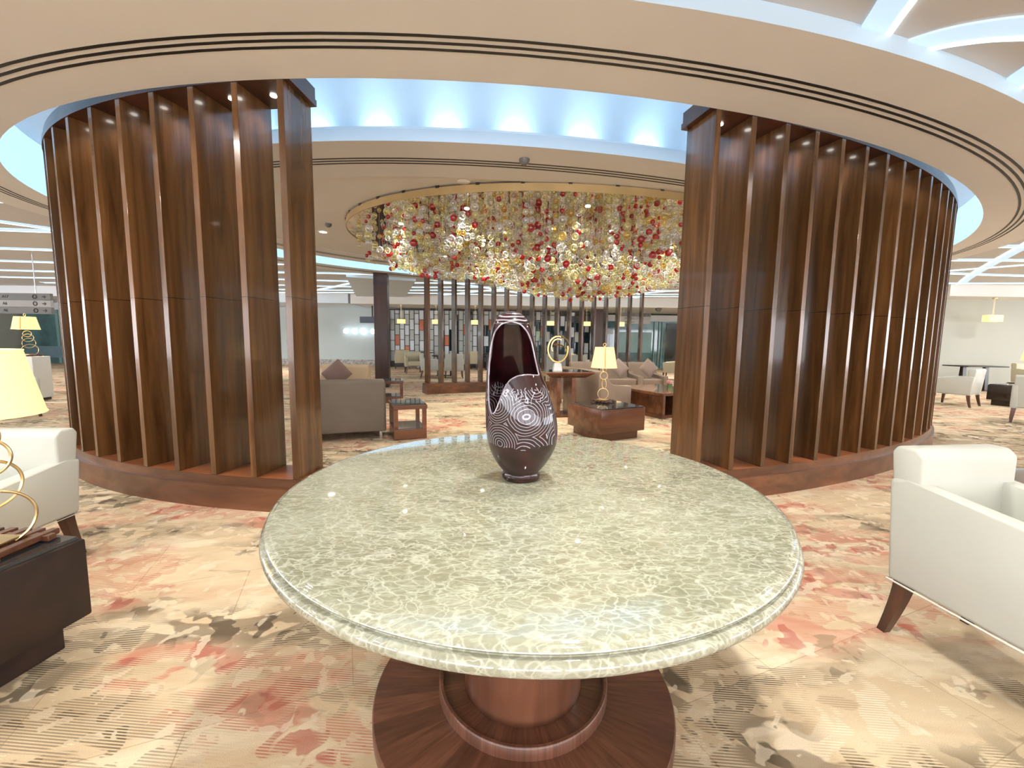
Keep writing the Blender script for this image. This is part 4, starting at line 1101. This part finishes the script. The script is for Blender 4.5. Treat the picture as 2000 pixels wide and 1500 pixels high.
# dim shop glazing behind the lattice
t = thing('shop_glazing', 'teal glazed shop front seen through the open lattice', 'shop front', (0, 23.0, 0), 0)
MB().box((1.5, 0, 1.15), (12.5, .06, 2.3)).build('glass_panel', M['glass_teal'], t)
for i in range(9): MB().box((-4.4 + i * 1.45, -.05, 1.15), (.07, .05, 2.3)).build('mullion', M['white_paint'], t)
MB().box((1.5, -.06, 2.45), (12.5, .1, .35)).build('fascia', M['white_paint'], t)

# ------------------------------------------------------------------ right back: glazed corridor, hanging sign
t = thing('glass_shopfront', 'teal glass shop front with dark doorway beyond the right seats', 'shop front', (6.2, 20.6, 0))
MB().box((.3, 0, 1.15), (5.4, .06, 2.3)).build('glass_panel', M['glass_teal'], t)
MB().box((-.25, -.05, 1.25), (1.7, .03, 1.0)).build('frosted_panel', M['glass_pale'], t)
MB().box((-1.85, -.05, 1.0), (.85, .04, 2.0)).build('doorway', M['glass_dark'], t)
MB().box((1.9, -.05, 1.1), (1.2, .04, 2.2)).build('doorway', M['glass_dark'], t)
for x in (-.6, .72, .95, 1.1): MB().box((x, -.08, 1.15), (.04, .04, 2.3)).build('mullion', M['glass_pale'], t)
MB().box((.3, -.08, 2.42), (5.4, .1, .3)).build('fascia', M['white_paint'], t)
MB().box((-1.85, -.08, 1.75), (1.1, .05, .22)).build('transom', M['white_paint'], t)
def text_mesh(s, size, mat, parent, loc, rot, name='lettering'):
    cu = bpy.data.curves.new(name, 'FONT'); cu.body = s; cu.size = size; cu.extrude = .002; cu.align_x = 'LEFT'
    o = bpy.data.objects.new(name, cu); C.objects.link(o); bpy.context.view_layer.update()
    me = bpy.data.meshes.new_from_object(o.evaluated_get(bpy.context.evaluated_depsgraph_get())); bpy.data.objects.remove(o)
    me.materials.clear(); me.materials.append(mat)
    o = bpy.data.objects.new(name, me); C.objects.link(o); o.parent = parent; o.location = loc; o.rotation_euler = rot; return o
def arrow(mb, c, s, d):
    pts = {'r': [(-1, -.25), (.1, -.25), (.1, -.8), (1, 0), (.1, .8), (.1, .25), (-1, .25)]}['r']
    rot = {'r': 0, 'u': PI / 2, 'l': PI}[d]
    P = [(c[0] + s * (x * math.cos(rot) - z * math.sin(rot)), c[2] + s * (x * math.sin(rot) + z * math.cos(rot))) for x, z in pts]
    a = [mb.bm.verts.new((x, c[1], z)) for x, z in P]; b = [mb.bm.verts.new((x, c[1] + .004, z)) for x, z in P]
    mb.bm.faces.new(a); mb.bm.faces.new(b[::-1])
    for i in range(len(P)): mb.bm.faces.new((a[i], a[(i + 1) % 7], b[(i + 1) % 7], b[i]))
R90 = (PI / 2, 0, 0)
def hanging_sign(label, loc, w, rows, ztop, rotz=0):
    t = thing('hanging_sign', label, 'sign', loc, rotz, 'overhead direction signs')
    h = .15; n = len(rows)
    for i, (dark, txt, ar, side) in enumerate(rows):
        z = (n - i - .5) * h
        MB().box((0, 0, z), (w, .06, h - .006)).build('sign_panel', M['sign_dark'] if dark else M['sign_grey'], t)
        text_mesh(txt, .085, M['black'], t, (-w * .12, -.034, z - .03), R90)
        m_ = MB(); x_ = (w * .42 if side == 'R' else -w * .44); arrow(m_, (x_, -.036, z), .045, ar); m_.build('arrow', M['black'], t)
        m_ = MB(); x_ = (w * .30 if side == 'R' else -w * .22)
        if side == 'R': m_.tube([(x_ + .042 * math.cos(a), -.033, z + .042 * math.sin(a)) for a in [2 * PI * j / 20 for j in range(20)]], .008, 6, True)
        else: m_.box((x_ - .03, -.033, z), (.07, .006, .012)); m_.box((x_ - .06, -.033, z), (.012, .006, .07)); m_.box((x_, -.033, z + .03), (.07, .006, .012))
        m_.build('pictogram', M['black'], t)
    for s in (-1, 1): MB().tube([(s * w * .3, 0, n * h - .01), (s * w * .3, 0, ztop - loc[2])], .01, 6).build('hanger_rod', M['chrome'], t)
hanging_sign('grey direction sign hanging over the corridor at the right back', (5.05, 17.6, 2.02), 1.40, ((True, 'A6-A', 'r', 'R'), (False, 'A6,A   17', 'u', 'L'), (False, 'A6.A', 'l', 'L')), 2.65)
hanging_sign('grey direction sign hanging at the far left above the glazing', (-11.0, 9.3, 1.70), 1.7, ((True, 'A17', 'r', 'R'), (False, 'A6', 'r', 'R'), (True, 'A6', 'r', 'R')), 3.02)

# ------------------------------------------------------------------ pendants, wall globes, small hanging screen
def pendant(label, loc, w, h, rotz=0, box=False, ztop=2.65):
    t = thing('pendant_lamp', label, 'pendant lamp', loc, rotz, 'small yellow drum pendant lamps')
    if box: MB().box((0, 0, 0), (w, w * .5, h), 0, .02, 3).build('lamp_shade', M['pend_shade'], t)
    else: MB().lathe([(w / 2, -h / 2), (w / 2, h / 2)], n=40).build('lamp_shade', M['pend_shade'], t)
    mb = MB(); z = h / 2
    zt = ztop - loc[2]
    while z < zt - .05:
        mb.tube([(.02 * math.cos(a), 0, z + .028 + .026 * math.sin(a)) for a in [2 * PI * j / 14 for j in range(14)]], .004, 5, True); z += .052
    mb.build('ring_chain', M['brass'], t)
    MB().lathe([(.06, zt - .03), (.06, zt - .001)], n=20).build('ceiling_rose', M['brass'], t)
    return t
for px_, py_, lab in ((783, 628, 'first'), (851, 629, 'second'), (927, 629, 'third'), (1073, 632, 'fourth'), (1143, 632, 'fifth'), (1209, 632, 'sixth')):
    dy = 17.2; x = (px_ - 1000) / F * (dy * math.cos(PITCH)) + .0
    pendant('%s yellow pendant lamp from the left in the row before the lattice' % lab, (x, dy, 1.98), .34, .17)
pendant('wide yellow pendant lamp before the greige wall at the right edge', (14.15, 12.45, 2.09), .42, .20, 0, True, 2.69)
for i, (x, r, lab) in enumerate(((-7.68, .12, 'leftmost white globe lamp on the grey back wall'), (-7.31, .12, 'second white globe lamp from the left on the grey back wall'), (-6.88, .155, 'largest white globe lamp on the grey back wall'), (-6.45, .12, 'rightmost white globe lamp on the grey back wall'))):
    t = thing('wall_globe_lamp', lab, 'wall lamp', (x, 19.5, 1.60), 0, 'row of white globe lamps on the back wall')
    MB().sphere((0, -r - .03, 0), r, 3).build('globe', M['globe'], t)
    MB().box((0, -.02, 0), (.08, .04, .08)).build('wall_mount', M['chrome'], t)
t = thing('hanging_monitor', 'small dark box screen hanging left of the dark column', 'monitor', (-6.05, 18.0, 1.93))
MB().box((0, 0, .13), (.95, .12, .27), 0, .01, 1).build('housing', plain('blue_grey_housing', (.05, .07, .10), .3), t)
MB().tube([(.05, 0, .26), (.05, 0, .73)], .03, 8).build('ceiling_rod', M['iron'], t)

# ------------------------------------------------------------------ left back: glazing, partition, lamp, chairs
t = thing('glass_shopfront', 'dark teal glass shop front at the far left', 'shop front', (-16.9, 18.6, 0))
MB().box((0, 0, 1.2), (9.6, .06, 2.4)).build('glass_panel', M['glass_teal'], t)
for i, x in enumerate((-3.2, -1.7, -.4, .35, 1.05, 1.7, 2.6, 3.6, 4.6)): MB().box((x, -.05, 1.2), (.06 if i % 2 else .12, .04, 2.4)).build('mullion', M['glass_dark'] if i % 2 else M['glass_pale'], t)
for i, x in enumerate((-2.4, .7, 2.2, 4.1)): MB().box((x, -.045, 1.75), (.5, .02, .7)).build('frosted_panel', M['frost_white'], t)
MB().box((0, -.08, 2.5), (9.6, .1, .3)).build('fascia', M['white_paint'], t)
MB().box((0, -.08, .5), (9.6, .1, .5)).build('dado', plain('blue_grey_dado', (.18, .28, .33), .4), t)
t = thing('low_partition', 'white low partition behind the left lamps', 'partition', (-9.50, 7.88, 0), math.radians(4), 'white low partitions at the left')
MB().box((0, 0, .445), (1.1, .34, .79), 0, .006, 1).build('panel', M['piping'], t)
MB().box((0, 0, .025), (1.05, .28, .05)).build('plinth', M['iron'], t)
ring_lamp('farther left ring lamp with yellow shade standing on the white low partition', (-9.2, 7.93, .841), math.radians(0), flat=True)
armchair('cream armchair far left with only its legs and edge showing under the lamp shade', (-7.62, 6.2, 0), math.radians(60), group='cream armchairs at the left')
sofa('mocha lounge chair at the far left beside the screen end', (-9.3, 9.3, 0), math.radians(60), .8, M['mocha_fabric'], .8, .75, 1, group='mocha lounge chairs at the far left')

# ------------------------------------------------------------------ right back area
armchair('cream armchair seen from behind just right of the right screen', (9.55, 8.9, 0), math.radians(-172) + PI + .35 + PI, group='cream armchairs at the right')
armchair('cream armchair cut by the right edge, on the far carpet', (8.75, 6.85, 0), math.radians(130), group='cream armchairs at the right')
armchair('cream armchair behind the far round table at the right', (9.9, 10.4, 0), math.radians(20), group='cream armchairs at the right')
round_table('small round table between the cream chairs right of the screen', (9.0, 9.6, 0), .38, .62)
dup(base_chair, (10.9, 11.7, 0), math.radians(10), 'olive beige armchair against the greige wall at the right')
dup(base_chair, (14.9, 11.9, 0), math.radians(10), 'olive beige armchair at the right edge against the greige wall')
cafe_table('dark table against the greige wall at the right', (13.2, 11.9, 0), 1.15, .7)
cube_table('dark brown cube table under the ring lamp at the far right', (11.6, 9.3, 0), 0, .5, .45, M['dark_wood'])
cube_table('dark brown cube table among the cream chairs at the right edge', (10.75, 8.85, 0), math.radians(20), .62, .45, M['dark_wood'])
ring_lamp('ring lamp with pale shade at the right edge', (11.6, 9.3, .46), 0, 1.0)

# ------------------------------------------------------------------ ceiling fittings
def downlight(label, x, y, z):
    t = thing('recessed_downlight', label, 'downlight', (x, y, z), 0, 'recessed ceiling downlights')
    MB().lathe([(.055, -.004), (.075, -.006), (.075, 0)], n=28, cap=False).build('trim_ring', M['white_paint'], t)
    MB().lathe([(.055, -.003), (.055, -.001)], n=28).build('lens', M['lens'], t)
for px_, py_, lab in ((690, 328, 'left downlight in the central ceiling disc'), (780, 327, 'second downlight from the left in the central ceiling disc'), (631, 453, 'downlight left of the chandelier'), (1050, 337, 'middle downlight in the central ceiling disc')):
    p = at(px_, py_, ZS + .012); downlight(lab, p.x, p.y, p.z - .001)
for px_, py_, lab in ((906, 354, 'round ceiling cap in front of the chandelier'), (1247, 378, 'round ceiling cap right of centre before the chandelier')):
    p = at(px_, py_, ZS + .012)
    t = thing('ceiling_cap', lab, 'ceiling fitting', (p.x, p.y, p.z - .012), 0, 'round caps on the central ceiling disc')
    MB().lathe([(.05, -.004), (.07, .004), (.07, .011)], n=28).build('cap', M['disc'], t)
for px_, py_, z_, lab in ((1024, 311, ZS, 'grey smoke detector beside the air slots of the central disc'), (641, 437, ZS + .012, 'grey sprinkler head left of the chandelier'), (1286, 602, 2.65, 'dark dome camera near the hanging sign')):
    p = at(px_, py_, z_)
    t = thing('smoke_detector' if px_ != 1286 else 'dome_camera', lab, 'ceiling fitting', (p.x, p.y, z_), 0)
    MB().lathe([(.02, -.05), (.045, -.03), (.05, -.001)] if px_ != 1286 else [(.06, -.13), (.12, -.08), (.14, -.001)], n=24).build('housing', M['sign_dark'], t)

# ------------------------------------------------------------------ fittings that belong to one part hang under that part
RULES = {'header_spotlight': ('header',), 'shade_trim': ('lamp_shade',), 'shade_seam': ('lamp_shade',), 'glass_top': ('table_top', 'body'), 'shelf_glass': ('lower_shelf',), 'plinth_top': ('plinth_step',), 'joint_strip': ('cladding',), 'rim_bracket': ('gold_rim',), 'mirror_spotlight': ('mirror_plate',), 'piping': ('seat',), 'brass_plate': ('wooden_base',)}
allo = [o for o in bpy.data.objects if o.parent]
by = {}
for o in allo: by.setdefault(o.parent.name, []).append(o)
for o in allo:
    k = o.name.split('.')[0]
    if k in RULES:
        for sb in by[o.parent.name]:
            if sb.name.split('.')[0] in RULES[k]: o.parent = sb; break
